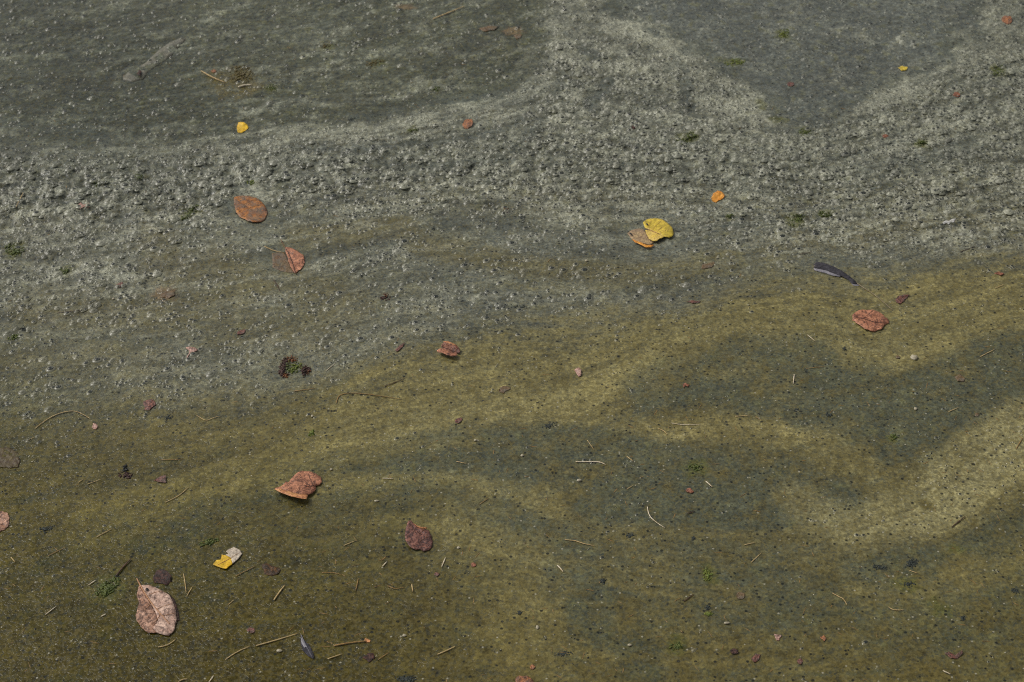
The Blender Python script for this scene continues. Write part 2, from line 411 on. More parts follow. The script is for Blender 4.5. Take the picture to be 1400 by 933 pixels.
# ------------------------------------------------------------------ things that lie on the water press it flat: collected first
FLAT = [(340, 285, 30), (400, 352, 30), (890, 320, 42), (981, 269, 14), (640, 170, 14), (331, 174, 12), (612, 478, 22), (408, 664, 42), (572, 734, 30), (215, 835, 52),
        (311, 764, 28), (1190, 437, 36), (1140, 370, 36), (1233, 408, 16), (402, 502, 24), (1377, 27, 14)]
flatten = np.zeros(len(gx))
for px, py, r in FLAT:
    c = at(px, py); rr = r*.0012
    d = np.hypot(gx-c[0], (gy-c[1])*YS)
    flatten = np.maximum(flatten, 1-sstep(rr*.8, rr*1.3, d))
H = H*(1-flatten) - .0012*flatten
bub = bub*(1-flatten)

# ------------------------------------------------------------------ scum surface material
t = NT('pond_scum')
co = t.coord()
base = t.attr('tint', 'Color')
foamA = t.attr('foam'); olA = t.attr('olive'); dkA = t.attr('dark')
def vorn(scale):
    a = t.n('TexVoronoi'); t.set(a.inputs['Vector'], co); a.inputs['Scale'].default_value = scale
    return t.sep(a.outputs['Color']), a.outputs['Distance']
v1, d1 = vorn(330.0)
v2, d2 = vorn(170.0)
n1 = t.noise(co, 170, 2, .62, .3)
g = t.rng(v1[0], 0, 1, .70, 1.30)
g = t.math('MULTIPLY', g, t.rng(n1, .25, .75, .66, 1.34))
col = t.scale(base, g)
# mustard grains of algae, blue-grey grains of film, pale flecks and dark crumbs
algae = t.math('MULTIPLY', t.rng(v1[1], .66, .72), t.math('MULTIPLY_ADD', olA, .22, .20))
col = t.mix(algae, col, (.150, .120, .036))
film = t.math('MULTIPLY', t.rng(v1[2], .72, .78), t.rng(olA, .2, .9, .40, .25))
col = t.mix(film, col, (.045, .060, .062))
pale = t.math('MULTIPLY', t.rng(v2[0], .93, .94), t.rng(d2, .26, .18))
col = t.mix(t.math('MULTIPLY', pale, .8), col, (.34, .32, .24))
crumb = t.math('MULTIPLY', t.rng(v2[1], .90, .92), t.rng(d2, .40, .28))
col = t.mix(t.math('MULTIPLY', crumb, .85), col, (.010, .012, .011))
# pin-size bubbles in the foam
pit = t.math('MULTIPLY', t.rng(d1, .40, .24), t.rng(foamA, .10, .45))
pit = t.math('MULTIPLY', pit, t.rng(v1[2], .50, .55))
col = t.mix(t.math('MULTIPLY', pit, .6), col, (.016, .020, .019))
hgt = t.math('ADD', t.math('MULTIPLY', n1, .8), t.math('MULTIPLY', t.rng(d1, .1, .5), t.math('MULTIPLY_ADD', foamA, .9, .2)))
hgt = t.math('ADD', hgt, t.math('MULTIPLY', v1[0], .35))
rough = t.rng(foamA, .1, .8, .16, .42)
t.bsdf(col, rough, hgt, .32, .0020, 1.33, .45)
M_SCUM = t.m

ny, nx = GX.shape
idx = np.arange(ny*nx).reshape(ny, nx)
quads = np.stack([idx[:-1, :-1], idx[:-1, 1:], idx[1:, 1:], idx[1:, :-1]], -1).reshape(-1, 4)
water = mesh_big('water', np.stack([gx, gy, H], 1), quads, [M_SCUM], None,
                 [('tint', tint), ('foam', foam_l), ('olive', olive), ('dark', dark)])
tag(water, 'murky pond surface streaked with olive algae film and grey foam', None, None, 'structure')

def gsample(F, x, y):
    """value of a field of the surface at x, y"""
    i = np.clip(np.searchsorted(X, x)-1, 0, nx-2); j = np.clip(np.searchsorted(Y, y)-1, 0, ny-2)
    fx = np.clip((x-X[i])/(X[i+1]-X[i]), 0, 1); fy = np.clip((y-Y[j])/(Y[j+1]-Y[j]), 0, 1)
    F2 = F.reshape(ny, nx, -1)
    if F2.shape[2] > 1: fx, fy = fx[:, None], fy[:, None]
    else: F2 = F2[:, :, 0]
    return (F2[j, i]*(1-fx)+F2[j, i+1]*fx)*(1-fy)+(F2[j+1, i]*(1-fx)+F2[j+1, i+1]*fx)*fy

# ------------------------------------------------------------------ foam bubbles (uncountable)
t = NT('foam_collar'); c = t.attr('tint', 'Color'); co = t.coord()
c = t.scale(c, t.rng(t.noise(co, 500, 2), .3, .7, .8, 1.2))
t.bsdf(c, .26, None, ior=1.33); M_COLLAR = t.m
t = NT('bubble_floor'); t.bsdf((.026, .030, .026), .25, None, ior=1.33); M_FLOOR = t.m
t = NT('bubble_film')
fr = t.n('Fresnel'); fr.inputs[0].default_value = 1.33
gl = t.n('BsdfGlossy'); gl.inputs['Roughness'].default_value = .14
tr = t.n('BsdfTransparent'); tr.inputs[0].default_value = (.93, .94, .92, 1)
ms = t.n('MixShader')
t.t.links.new(t.math('MULTIPLY', fr.outputs[0], 1.0, clamp=True), ms.inputs[0])
t.t.links.new(tr.outputs[0], ms.inputs[1]); t.t.links.new(gl.outputs[0], ms.inputs[2]); t.t.links.new(ms.outputs[0], t.out.inputs[0])
M_FILM = t.m

def scatter(n, dens, lo=(-1.16, 1.28), hi=(1.16, 3.32)):
    x = RNG.uniform(lo[0], hi[0], n); y = RNG.uniform(lo[1], hi[1], n)
    k = RNG.uniform(0, 1, n) < gsample(dens, x, y)
    return x[k], y[k]

def bubbles(x, y, R, lighten, coated):
    n = len(x); SEG = 7
    prof = np.array([(2.10, -.25), (1.55, .30), (1.15, .60), (.95, .56), (.84, .44), (0, .40), (1.05, .58), (.80, .92), (.40, 1.12), (0, 1.18)])
    rings = [0, 1, 2, 3, 4, None, 5, 6, 7, None]
    V, tri, mi = [], [], []
    ang = np.arange(SEG)*2*math.pi/SEG
    off = []; k = 0
    for i, (r, z) in enumerate(prof):
        off.append(k)
        if r > 0:
            for a in ang: V.append((r*math.cos(a), r*math.sin(a), z))
            k += SEG
        else: V.append((0, 0, z)); k += 1
    def bandf(a, b, m):
        for s in range(SEG):
            s2 = (s+1) % SEG
            tri.append((off[a]+s, off[a]+s2, off[b]+s2)); mi.append(m)
            tri.append((off[a]+s, off[b]+s2, off[b]+s)); mi.append(m)
    def capf(a, b, m):
        for s in range(SEG): tri.append((off[a]+s, off[a]+(s+1) % SEG, off[b])); mi.append(m)
    bandf(0, 1, 0); bandf(1, 2, 0); bandf(2, 3, 0); bandf(3, 4, 0); capf(4, 5, 1)
    bandf(6, 7, 2); bandf(7, 8, 2); capf(8, 9, 2)
    V = np.array(V)*np.array([1, 1, .72]); tri = np.array(tri); mi = np.array(mi)
    rot = RNG.uniform(0, 6.28, n)
    cr, sr = np.cos(rot)[:, None], np.sin(rot)[:, None]
    sx = RNG.uniform(.85, 1.2, n)[:, None]
    px = (V[None, :, 0]*cr*sx-V[None, :, 1]*sr)*R[:, None]+x[:, None]
    py = (V[None, :, 0]*sr*sx+V[None, :, 1]*cr)*R[:, None]+y[:, None]
    z0 = gsample(H, x, y)
    pz = V[None, :, 2]*R[:, None]+z0[:, None]
    P = np.stack([px, py, pz], -1).reshape(-1, 3)
    T = (tri[None]+(np.arange(n)*len(V))[:, None, None]).reshape(-1, 3)
    base = gsample(tint, x, y)
    collar = base+(np.array([.31, .305, .245])-base)*lighten[:, None]
    rim = np.repeat(collar[:, None, :], len(V), 1)
    rim[:, :SEG] = base[:, None, :]                            # the collar's foot takes the film's own colour
    MM = np.tile(mi, (n, 1)); MM[coated] = 0                       # scum-skinned bubbles: an unbroken pale dome
    return P, T, MM.ravel(), rim.reshape(-1, 3)

inview = ((gx > -1.16) & (gx < 1.16)).astype(float)
d_clump = np.clip(bub*.75, 0, 1)
x1, y1 = scatter(210000, d_clump*.80)
d_mid = np.clip((mid*.34*(.8+.6*patch).clip(0, 1.2)+.25*cream*sstep(-.1, .5, patch+.5*fine)+.20*lobe+.09*below*(1-.8*brown)*sstep(-.1, .6, patch+.4*fine)+.06*raft+.16*(topL+.8*topR)*sstep(-.1, .7, patch+.6*fine))*(1-flatten), 0, 1)
xc, yc = scatter(120000, d_mid*.40)
kk = RNG.integers(1, 4, len(xc)); x2 = np.repeat(xc, kk); y2 = np.repeat(yc, kk)
x2 = x2+RNG.normal(0, .0035, len(x2)); y2 = y2+RNG.normal(0, .0035, len(y2))
bx, by = np.concatenate([x1, x2]), np.concatenate([y1, y2])
bx = np.clip(bx, -1.165, 1.165); by = np.clip(by, 1.27, 3.33)
R = np.clip(RNG.lognormal(math.log(.0016), .40, len(bx)), .0008, .0045)
low = gsample(below, bx, by)
R *= 1-.42*low-.30*gsample(ridge, bx, by)
light = np.clip(.14+.34*RNG.uniform(0, 1, len(bx))**1.5, 0, 1)*(1-.35*low)
keep = gsample(flatten, bx, by) < .3
bx, by, R, light = bx[keep], by[keep], R[keep], light[keep]
print('bubbles', len(bx))
coat = RNG.uniform(0, 1, len(bx)) < np.where(gsample(below, bx, by) > .5, .20, .45)
P, T, MI, CC = bubbles(bx, by, R, light, coat)
ob = mesh_big('foam_bubbles', P, T, [M_COLLAR, M_FLOOR, M_FILM], MI, [('tint', CC)])
tag(ob, 'small grey bubbles caught in the floating scum', 'bubbles', None, 'stuff')

# ------------------------------------------------------------------ loose specks (uncountable)
def plain(name, col, rough=.6, var=.35, scale=120, col2=None):
    t = NT(name); co = t.coord()
    n = t.noise(co, scale, 3, .6)
    c = t.scale(t.mix(t.rng(n, .35, .65), col, col2 or col), t.rng(t.noise(co, scale*3.1, 2), .3, .7, 1-var, 1+var))
    t.bsdf(c, rough, n, .4, .0006); return t.m
M_PALE = plain('pale_fleck', lin(178, 172, 150), .6)
M_DARK = plain('wet_black_crumb', (.012, .013, .012), .3)
M_SMUDGE = plain('dark_rot', (.020, .026, .024), .7, .5, 200, (.034, .040, .030))
M_STRAW = plain('dry_straw', lin(196, 172, 124), .55, .25, 90, lin(168, 140, 92))
M_STRAW_P = plain('bleached_straw', lin(214, 204, 182), .55, .2, 90, lin(192, 172, 138))
M_STRAW_O = plain('wet_straw', lin(150, 118, 70), .45, .25, 90, lin(128, 100, 58))
M_TWIG = plain('dark_twig', lin(58, 42, 34), .6, .4, 150, lin(86, 58, 46))

def chips(name, x, y, sx, sy, h, mat, label, cat):
    n = len(x)
    V = np.array([(-1, -.6, 0), (.2, -1, 0), (1, .1, 0), (.3, 1, 0), (-.8, .7, 0), (0, 0, 1)])
    tri = np.array([(0, 1, 5), (1, 2, 5), (2, 3, 5), (3, 4, 5), (4, 0, 5)])
    rot = RNG.uniform(0, 6.28, n); cr, sr = np.cos(rot)[:, None], np.sin(rot)[:, None]
    u, v = V[None, :, 0]*sx[:, None], V[None, :, 1]*sy[:, None]
    z0 = gsample(H, x, y)
    P = np.stack([u*cr-v*sr+x[:, None], u*sr+v*cr+y[:, None], V[None, :, 2]*h[:, None]+z0[:, None]+.0003], -1).reshape(-1, 3)
    T = (tri[None]+(np.arange(n)*6)[:, None, None]).reshape(-1, 3)
    return tag(mesh_big(name, P, T, [mat], None), label, cat, None, 'stuff')
xs, ys = scatter(11000, np.clip(.08+.30*below*sstep(-.3, .6, fine+patch), 0, 1)*(1-flatten))
chips('pale_flecks', xs, ys, np.clip(RNG.lognormal(math.log(.0007), .45, len(xs)), .0003, .0024), np.clip(RNG.lognormal(math.log(.0005), .35, len(xs)), .0003, .0012), RNG.uniform(.0002, .0006, len(xs)), M_PALE, 'tiny pale flecks scattered over the algae film', 'flecks')
xs, ys = scatter(17000, np.clip(.02+.22*sstep(.1, .8, patch+.5*fine+.4*mott), 0, 1)*(1-flatten))
chips('dark_crumbs', xs, ys, RNG.uniform(.0005, .0019, len(xs)), RNG.uniform(.0005, .0014, len(xs)), RNG.uniform(.0002, .0008, len(xs)), M_DARK, 'tiny dark crumbs scattered over the scum', 'crumbs')
# hair-thin straw shreds too many to count
xs, ys = scatter(6500, np.clip(.02+.32*below*sstep(3.3, 5, lev), 0, 1)*(1-flatten))
chips('straw_shreds', xs, ys, RNG.uniform(.002, .007, len(xs)), RNG.uniform(.00025, .0005, len(xs)), RNG.uniform(.0002, .0005, len(xs)), M_STRAW_O, 'hair thin straw shreds scattered over the algae film', 'shreds')
# ------------------------------------------------------------------ leaves, feathers, straws: builders
def leafmat(name, c1, c2, spot=(.02, .012, .01), amount=.25, scale=60, vein=0.0, rough=.5, film=0.0):
    t = NT(name); co = t.coord()
    n = t.noise(co, scale, 4, .6, .6)
    c = t.mix(t.rng(n, .36, .64), c1, c2)
    n2 = t.noise(co, scale*3.3, 3, .65)
    c = t.scale(c, t.rng(n2, .30, .70, .62, 1.38))
    s = t.rng(t.noise(co, scale*2.1, 4, .7, 1.2), .635-amount*.5, .69-amount*.42)
    c = t.mix(t.math('MULTIPLY', s, .8), c, spot)
    if film: c = t.mix(t.math('MULTIPLY', t.rng(t.noise(co, scale*1.4, 3, .6), .42, .6), film), c, (.115, .115, .095))
    p = t.bsdf(c, rough, n2, .8, .0016, 1.42)
    return t.m
def lc(*a): return lin(*a)
L_ORANGE = leafmat('orange_brown_leaf', lc(180, 118, 52), lc(134, 82, 42), lc(92, 58, 38), .26, 60, film=.6)
L_BROWN = leafmat('red_brown_leaf', lc(150, 98, 72), lc(112, 68, 50), lc(62, 34, 26), .26, 90)
L_COPPER = leafmat('copper_leaf', lc(186, 128, 96), lc(142, 92, 68), lc(72, 44, 34), .24, 80)
L_TAN = leafmat('tan_leaf_edge', lc(206, 150, 98), lc(184, 122, 80), lc(120, 78, 52), .12, 90)
L_PURPLE = leafmat('purple_brown_leaf', lc(142, 96, 80), lc(108, 70, 60), lc(44, 28, 28), .34, 100)
L_PALE = leafmat('pale_pink_leaf', lc(204, 174, 154), lc(172, 138, 120), lc(92, 68, 58), .27, 70)
L_PALEB = leafmat('pale_pink_leaf_browned', lc(190, 150, 126), lc(146, 104, 78), lc(74, 48, 36), .34, 80)
L_DARKRIM = leafmat('dark_wet_leaf', lc(84, 50, 38), lc(56, 36, 28), lc(24, 16, 14), .35, 110, rough=.65)
L_YELLOW = leafmat('yellow_leaf', lc(216, 178, 44), lc(204, 160, 30), lc(150, 110, 40), .06, 60)
L_YGREEN = leafmat('yellow_green_leaf', lc(204, 176, 66), lc(180, 158, 50), lc(130, 110, 50), .08, 50)
L_YPALE = leafmat('pale_yellow_leaf', lc(212, 182, 104), lc(202, 172, 70), lc(150, 116, 60), .08, 60)
L_GREYLEAF = leafmat('soaked_grey_leaf', lc(172, 146, 104), lc(150, 124, 96), lc(110, 84, 66), .16, 70, film=.2)
L_BEIGE = leafmat('bleached_leaf', lc(196, 182, 160), lc(168, 154, 138), lc(120, 104, 92), .14, 70)
L_AMBER = leafmat('amber_leaf', lc(96, 64, 28), lc(62, 44, 24), lc(26, 22, 16), .34, 90, rough=.6)
L_GOLDRIM = leafmat('gold_leaf_edge', lc(220, 156, 62), lc(202, 128, 40), lc(140, 80, 40), .10, 90)
L_RED = leafmat('red_leaf_bit', lc(132, 84, 70), lc(98, 58, 48), lc(50, 32, 28), .30, 150, film=.35)
L_RUST = leafmat('rust_leaf_bit', lc(184, 120, 72), lc(140, 84, 50), lc(84, 52, 36), .32, 170, film=.35)
L_PINKBIT = leafmat('pink_leaf_bit', lc(190, 158, 144), lc(160, 118, 100), lc(96, 66, 56), .22, 150)
L_SUNK = leafmat('sunken_leaf', lc(104, 86, 56), lc(112, 84, 58), lc(72, 58, 44), .15, 70, film=.55)
L_SUNKGREY = leafmat('sunken_grey_leaf', lc(118, 114, 98), lc(98, 96, 80), lc(84, 82, 66), .3, 50, film=.7)
L_SUNKOL = leafmat('sunken_olive_leaf', lc(88, 76, 46), lc(74, 62, 38), lc(66, 46, 38), .2, 60)
L_VEIN = plain('leaf_vein', lc(120, 84, 56), .5, .2, 200)
L_VEIN_P = plain('pale_leaf_vein', lc(176, 130, 92), .5, .2, 200)
L_VEIN_D = plain('dark_leaf_vein', lc(80, 48, 38), .5, .2, 200)
M_FEATHER = plain('dark_feather', lc(40, 38, 42), .85, .35, 260, lc(66, 64, 70))
M_FEATHER_P = plain('pale_feather', lc(140, 136, 140), .55, .25, 260, lc(118, 116, 122))
M_QUILL = plain('feather_quill', lc(150, 134, 104), .4, .2, 200, lc(120, 104, 74))
M_WHITE = plain('white_bit', lc(186, 184, 178), .6, .2, 200)
M_SEED = plain('pale_seed', lc(172, 164, 142), .6, .25, 300, lc(146, 136, 112))
M_BLACKHOLE = plain('leaf_hole_dark', (.010, .008, .008), .4)

def hz(px, py):
    c = at(px, py)
    return float(gsample(H, np.array([c[0]]), np.array([c[1]]))[0])

def root(name, px, py, label, cat, group=None):
    o = bpy.data.objects.new(name, None); o.empty_display_size = .02
    o.location = at(px, py, hz(px, py)); link(o)
    return tag(o, label, cat, group)

def inpoly(p, poly):
    x, y = p; r = False; j = len(poly)-1
    for i in range(len(poly)):
        a, b = poly[i], poly[j]
        if (a[1] > y) != (b[1] > y) and x < (b[0]-a[0])*(y-a[1])/(b[1]-a[1])+a[0]: r = not r
        j = i
    return r

def blade(name, pts, mat, parent=None, z=1.6, crumple=.5, jag=.5, seed=0, base=None, origin=None):
    """a thin curled sheet; pts are (x, y[, height in mm]) round its rim"""
    rnd = random.Random(hash((name, round(pts[0][0]), round(pts[0][1]), seed)) & 0xffff if False else int(pts[0][0]*7+pts[0][1]*13)+seed)
    P = [(p[0], p[1], p[2] if len(p) > 2 else z) for p in pts]
    rim = []
    for i, p in enumerate(P):
        q = P[(i+1) % len(P)]; d = math.hypot(q[0]-p[0], q[1]-p[1]); k = max(1, int(d/2.6))
        for s in range(k):
            f = s/k; j = jag if s else jag*.3
            rim.append((p[0]+(q[0]-p[0])*f+rnd.uniform(-j, j), p[1]+(q[1]-p[1])*f+rnd.uniform(-j, j)*.7, p[2]+(q[2]-p[2])*f))
    poly = [(a[0], a[1]) for a in rim]
    x0, x1 = min(a[0] for a in rim), max(a[0] for a in rim); y0, y1 = min(a[1] for a in rim), max(a[1] for a in rim)
    st = max(1.6, (x1-x0)/16)
    inner = []
    yy = y0+st*.5
    while yy < y1:
        xx = x0+st*.5
        while xx < x1:
            q = (xx+rnd.uniform(-.3, .3)*st, yy+rnd.uniform(-.25, .25)*st)
            if inpoly(q, poly) and min((q[0]-a[0])**2+(q[1]-a[1])**2 for a in rim) > (.55*st)**2: inner.append(q)
            xx += st
        yy += st*.7
    v2 = [Vector(p) for p in poly+inner]
    n = len(poly)
    vo, eo, fo, *_ = delaunay_2d_cdt(v2, [(i, (i+1) % n) for i in range(n)], [], 1, 1e-4)
    R_ = np.array(rim)
    if base is None: base = parent.location.z if parent is not None else hz(pts[0][0], pts[0][1])
    org = origin if origin is not None else (parent.matrix_world.translation if False else (parent.location if parent is not None else Vector((0, 0, 0))))
    V = []
    for v in vo:
        d2 = (R_[:, 0]-v.x)**2+((R_[:, 1]-v.y)*1.5)**2+.3
        w = 1/d2**1.3
        h = float((R_[:, 2]*w).sum()/w.sum())
        h += crumple*float(pnoise(v.x/7.0, v.y/4.5, 61+seed)+.6*pnoise(v.x/3.0, v.y/2.2, 63+seed))
        q = at(v.x, v.y, base+max(h, .2)*.001)
        V.append((q[0]-org[0], q[1]-org[1], q[2]-org[2]))
    F = []
    for f in fo:
        f = list(f)
        a, b, c = (Vector(V[k]) for k in f[:3])
        if (b-a).cross(c-a).z < 0: f.reverse()
        F.append(f)
    o = mesh_np(name, V, F, [mat], parent)
    sm = o.modifiers.new('thickness', 'SOLIDIFY'); sm.thickness = .00035; sm.offset = -1
    return o

def single(name, label, cat, pts, mat, group=None, z=1.2, crumple=.5, jag=.5):
    """a one-piece bit of leaf, its own thing"""
    cx = sum(p[0] for p in pts)/len(pts); cy = sum(p[1] for p in pts)/len(pts)
    b = max(hz(cx, cy), sum(hz(p[0], p[1]) for p in pts)/len(pts))
    c = Vector(at(cx, cy, b))
    o = blade(name, pts, mat, None, z, crumple, jag, base=b, origin=c)
    o.location = c
    if mat in (L_SUNK, L_SUNKGREY, L_SUNKOL): o.location.z -= .0004 if mat is L_SUNKGREY else .0003       # lies just under the film
    return tag(o, label, cat, group)

def smoothline(P, k=5):
    if len(P) < 3: 
        a, b = P; return [tuple(a[i]+(b[i]-a[i])*s/4 for i in range(2)) for s in range(5)]
    out = []
    for i in range(len(P)-1):
        p0, p1, p2, p3 = P[max(i-1, 0)], P[i], P[i+1], P[min(i+2, len(P)-1)]
        for s in range(k):
            f = s/k
            out.append(tuple(.5*((2*p1[j])+(-p0[j]+p2[j])*f+(2*p0[j]-5*p1[j]+4*p2[j]-p3[j])*f*f+(-p0[j]+3*p1[j]-3*p2[j]+p3[j])*f**3) for j in range(2)))
    out.append(tuple(P[-1])); return out

def tube(name, line, r, mat, parent=None, z=None, taper=.45, wob=.0, org=None):
    """a stalk lying along the water: r in mm, z height in mm over the water"""
    L = smoothline([tuple(p[:2]) for p in line]); n = len(L); SEG = 6
    W = []
    for i, p in enumerate(L):
        b = hz(*p) if parent is None else parent.location.z
        zz = z if z is not None else r*.9+.5
        W.append(Vector(at(p[0], p[1], b+zz*.001)))
    if parent is None:
        W = [(W[max(i-1, 0)]+W[i]+W[min(i+1, n-1)])/3 if 0 < i < n-1 else W[i] for i in range(n)]
    o0 = Vector(org) if org is not None else (parent.location if parent is not None else W[n//2])
    V, F = [], []
    for i in range(n):
        d = (W[min(i+1, n-1)]-W[max(i-1, 0)]).normalized(); s = d.cross(Vector((0, 0, 1))).normalized(); u = s.cross(d)
        f = i/(n-1); rr = r*.001*(1-taper*abs(f*1.6-.6)**1.5)*(1+random.uniform(-.12, .12))
        for k in range(SEG):
            a = 2*math.pi*k/SEG
            V.append(W[i]-o0+s*math.cos(a)*rr+u*math.sin(a)*rr*.6)
    for i in range(n-1):
        for k in range(SEG):
            k2 = (k+1) % SEG
            F.append((i*SEG+k, i*SEG+k2, (i+1)*SEG+k2, (i+1)*SEG+k))
    F.append(tuple(range(SEG))[::-1]); F.append(tuple((n-1)*SEG+k for k in range(SEG)))
    o = mesh_np(name, V, F, [mat], parent)
    if parent is None: o.location = o0
    return o

def granules(n, cx, cy, rx, ry, ang, size, seed, lift=.6, org=None, flat=1.0):
    """verts and faces of a loose mat of small lumps about (cx, cy)"""
    rnd = random.Random(seed); V, F = [], []; n = int(n*2.2); size *= .72
    ico = bmesh.new(); bmesh.ops.create_icosphere(ico, subdivisions=1, radius=1)
    iv = [v.co.copy() for v in ico.verts]; iff = [[v.index for v in f.verts] for f in ico.faces]; ico.free()
    ca, sa = math.cos(math.radians(ang)), math.sin(math.radians(ang))
    for i in range(n):
        a = rnd.uniform(0, 6.283); q = rnd.random()**(.62 if flat == 1 else .8)*(1 if flat == 1 else rnd.choice((1, 1, 1.35)))
        lx, ly = q*math.cos(a)*rx, q*math.sin(a)*ry
        px, py = cx+lx*ca-ly*sa, cy+lx*sa+ly*ca
        s = size*rnd.uniform(.5, 1.25)*(1-.35*q)*.001
        b = hz(px, py)
        c = Vector(at(px, py, b+s*lift*flat*rnd.uniform(.0, .8)))-org
        sx, sy, sz = rnd.uniform(.7, 2.6), rnd.uniform(.5, 1.1), rnd.uniform(.3, .7)*flat; r = rnd.uniform(0, 6.28)
        k = len(V)
        for v in iv:
            j = rnd.uniform(.75, 1.25)
            x, y, z = v.x*sx*s*j, v.y*sy*s*j, v.z*sz*s*j
            V.append((c.x+x*math.cos(r)-y*math.sin(r), c.y+x*math.sin(r)+y*math.cos(r), c.z+z))
        F += [[k+w for w in f] for f in iff]
    return V, F

def clump(name, label, cat, cx, cy, rx, ry, ang, n, size, mat, group, extra=(), flat=1.0):
    """a floating mat; extra mats of another colour become parts"""
    org = Vector(at(cx, cy, hz(cx, cy)))
    if extra:
        r = root(name, cx, cy, label, cat, group)
        V, F = granules(n, cx, cy, rx, ry, ang, size, int(cx*3+cy), org=org)
        mesh_np('dark_mat', V, F, [mat], r)
        for nm, ex, ey, erx, ery, ea, en, es, em in extra:
            V, F = granules(en, ex, ey, erx, ery, ea, es, int(ex*5+ey), 1.5, org)
            mesh_np(nm, V, F, [em], r)
        return r
    V, F = granules(int(n*1.6), cx, cy, rx, ry, ang, size*1.1, int(cx*3+cy), org=org, flat=flat)
    o = mesh_np(name, V, F, [mat]); o.location = org
    return tag(o, label, cat, group, 'thing')

LG = 'fallen leaves afloat on the pond'
# --- orange-brown oval leaf, upper left
r = root('fallen_leaf', 342, 286, 'oval orange-brown leaf lying flat, partly filmed over by grey scum', 'leaf', LG)
blade('blade', [(320, 269.5), (328, 267.8), (337, 267.7), (349.5, 270.3), (356, 274), (360.5, 279), (364, 285), (366, 291), (363.8, 298), (360, 302), (355.5, 303.7, 2.4), (347, 303.8, 3), (339, 302.5, 3), (327, 296, 2.5), (322, 288), (320, 278.5)], L_ORANGE, r, 1.4, .5)
tube('midrib', [(321, 272), (338, 283), (350, 290), (364, 297)], .55, L_VEIN, r, 1.9)
for ln in ([(333, 280), (345, 274), (352, 274)], [(340, 285), (352, 281), (360, 282)], [(335, 281), (332, 289), (334, 297)], [(345, 288), (344, 295), (347, 301)]): tube('vein', ln, .3, L_VEIN, r, 1.8)
# --- red-brown leaf tip rising from the scum
r = root('fallen_leaf', 402, 357, 'red-brown leaf half sunk, only its right wedge above the scum', 'leaf', LG)
blade('blade', [(389.5, 338, 1.5), (396, 338.5, 2.5), (402, 340.5, 3), (409, 345, 3), (415.5, 349.8, 2.5), (417, 358), (414, 365), (411, 369), (403.5, 374), (399, 368), (396, 361), (391.5, 348)], L_COPPER, r, 1.3, .7)
blade('sunken_half', [(372, 346, .6), (389, 345, .8), (395, 358, .8), (402, 373.5, .8), (388, 372, .5), (373, 366, .4)], L_SUNK, r, .6, .15)
tube('midrib', [(390, 338.5), (397, 352), (404, 373)], .6, L_DARKRIM, r, 2.0)
tube('petiole', [(376, 319.5), (381, 321.5), (385, 330), (390, 339)], .7, L_VEIN, r, 1.0)
# --- yellow-green folded leaf
r = root('fallen_leaf', 890, 318, 'yellow-green serrated leaf folded along its midrib, with a soaked brown left half', 'leaf', LG)
blade('blade', [(879, 304.3, 1.5), (884.6, 300.2, 2), (889, 299, 2), (895, 298.5, 2.5), (905, 300, 3), (913, 305, 3), (919, 311, 3), (921, 319, 3), (919.7, 323, 3.5), (914.6, 325, 4), (907.7, 323.6, 4.5), (899, 319, 2), (888, 314.6, 1.5), (882, 312, 1.2)], L_YGREEN, r, 2.0, .35, .7)
blade('folded_flap', [(882.5, 314.5, 1.6), (890, 315.2, 1.8), (899, 319.3, 2.2), (908, 323.8, 4.6), (905, 325.5, 5.5), (902, 326, 5.5), (897.5, 329.5, 5), (892, 329.6, 4), (887, 326.2, 3), (883.6, 319.5, 2)], L_YPALE, r, 3, .3, .5)
blade('soaked_half', [(858, 319), (864, 314.8), (872, 312.8), (880, 313.8), (884, 318.5), (888, 327), (894, 331.5), (890, 334.5, 2), (882, 333.5, 2), (872, 330.5, 2), (862, 325.5)], L_GREYLEAF, r, 1.0, .35)
blade('curled_edge', [(864, 327.5, 2.2), (870, 329.3, 3), (877, 331.5, 3.5), (885, 335.2, 3.5), (895, 335, 2.4), (890, 338.4, 3.5), (883, 338.3, 5), (876, 334.6, 5), (868, 331.5, 4)], L_GOLDRIM, r, 3, .3)
tube('midrib', [(882, 312), (890, 315), (900, 319), (908, 321), (918, 324)], .5, L_VEIN_P, r, 3.2)
for ln in ([(890, 314.5), (897, 308), (903, 303)], [(896, 317), (905, 311), (912, 307)], [(902, 319), (911, 315), (918, 313)], [(887, 313), (888, 306), (891, 301)]): tube('vein', ln, .28, L_VEIN_P, r, 3.0)
for q in ((884.6, 306.6), (862.6, 319.8)): blade('hole', [(q[0]-1.8, q[1]-1, 3), (q[0]+.6, q[1]-1.2, 3), (q[0]+1.7, q[1]+1.4, 3), (q[0]-.3, q[1]+1.2, 3)], M_BLACKHOLE, r, 3, 0, .1)
# --- crumpled copper leaf on the right
r = root('fallen_leaf', 1190, 438, 'crumpled copper-brown oval leaf below the long dark feather', 'leaf', LG)
blade('blade', [(1164.7, 431.5), (1168, 428), (1174, 424.5), (1180, 423.6), (1186, 424), (1193, 423.5), (1200, 426), (1208, 431), (1215.5, 438), (1215, 442), (1208, 446.5), (1204, 451), (1197, 453), (1190, 452.4, 3), (1182, 449.5, 3), (1175.5, 444.5, 3), (1170, 441), (1165.5, 438)], L_COPPER, r, 1.8, 1.7, .9)
tube('midrib', [(1168, 433), (1185, 437), (1199, 441), (1213, 441)], .5, L_VEIN_D, r, 3.0)
for ln in ([(1180, 436), (1187, 430), (1193, 425)], [(1190, 438), (1199, 434), (1206, 432)], [(1183, 437), (1186, 444), (1190, 450)], [(1195, 440), (1199, 446), (1203, 449)]): tube('vein', ln, .3, L_VEIN_D, r, 3.2)
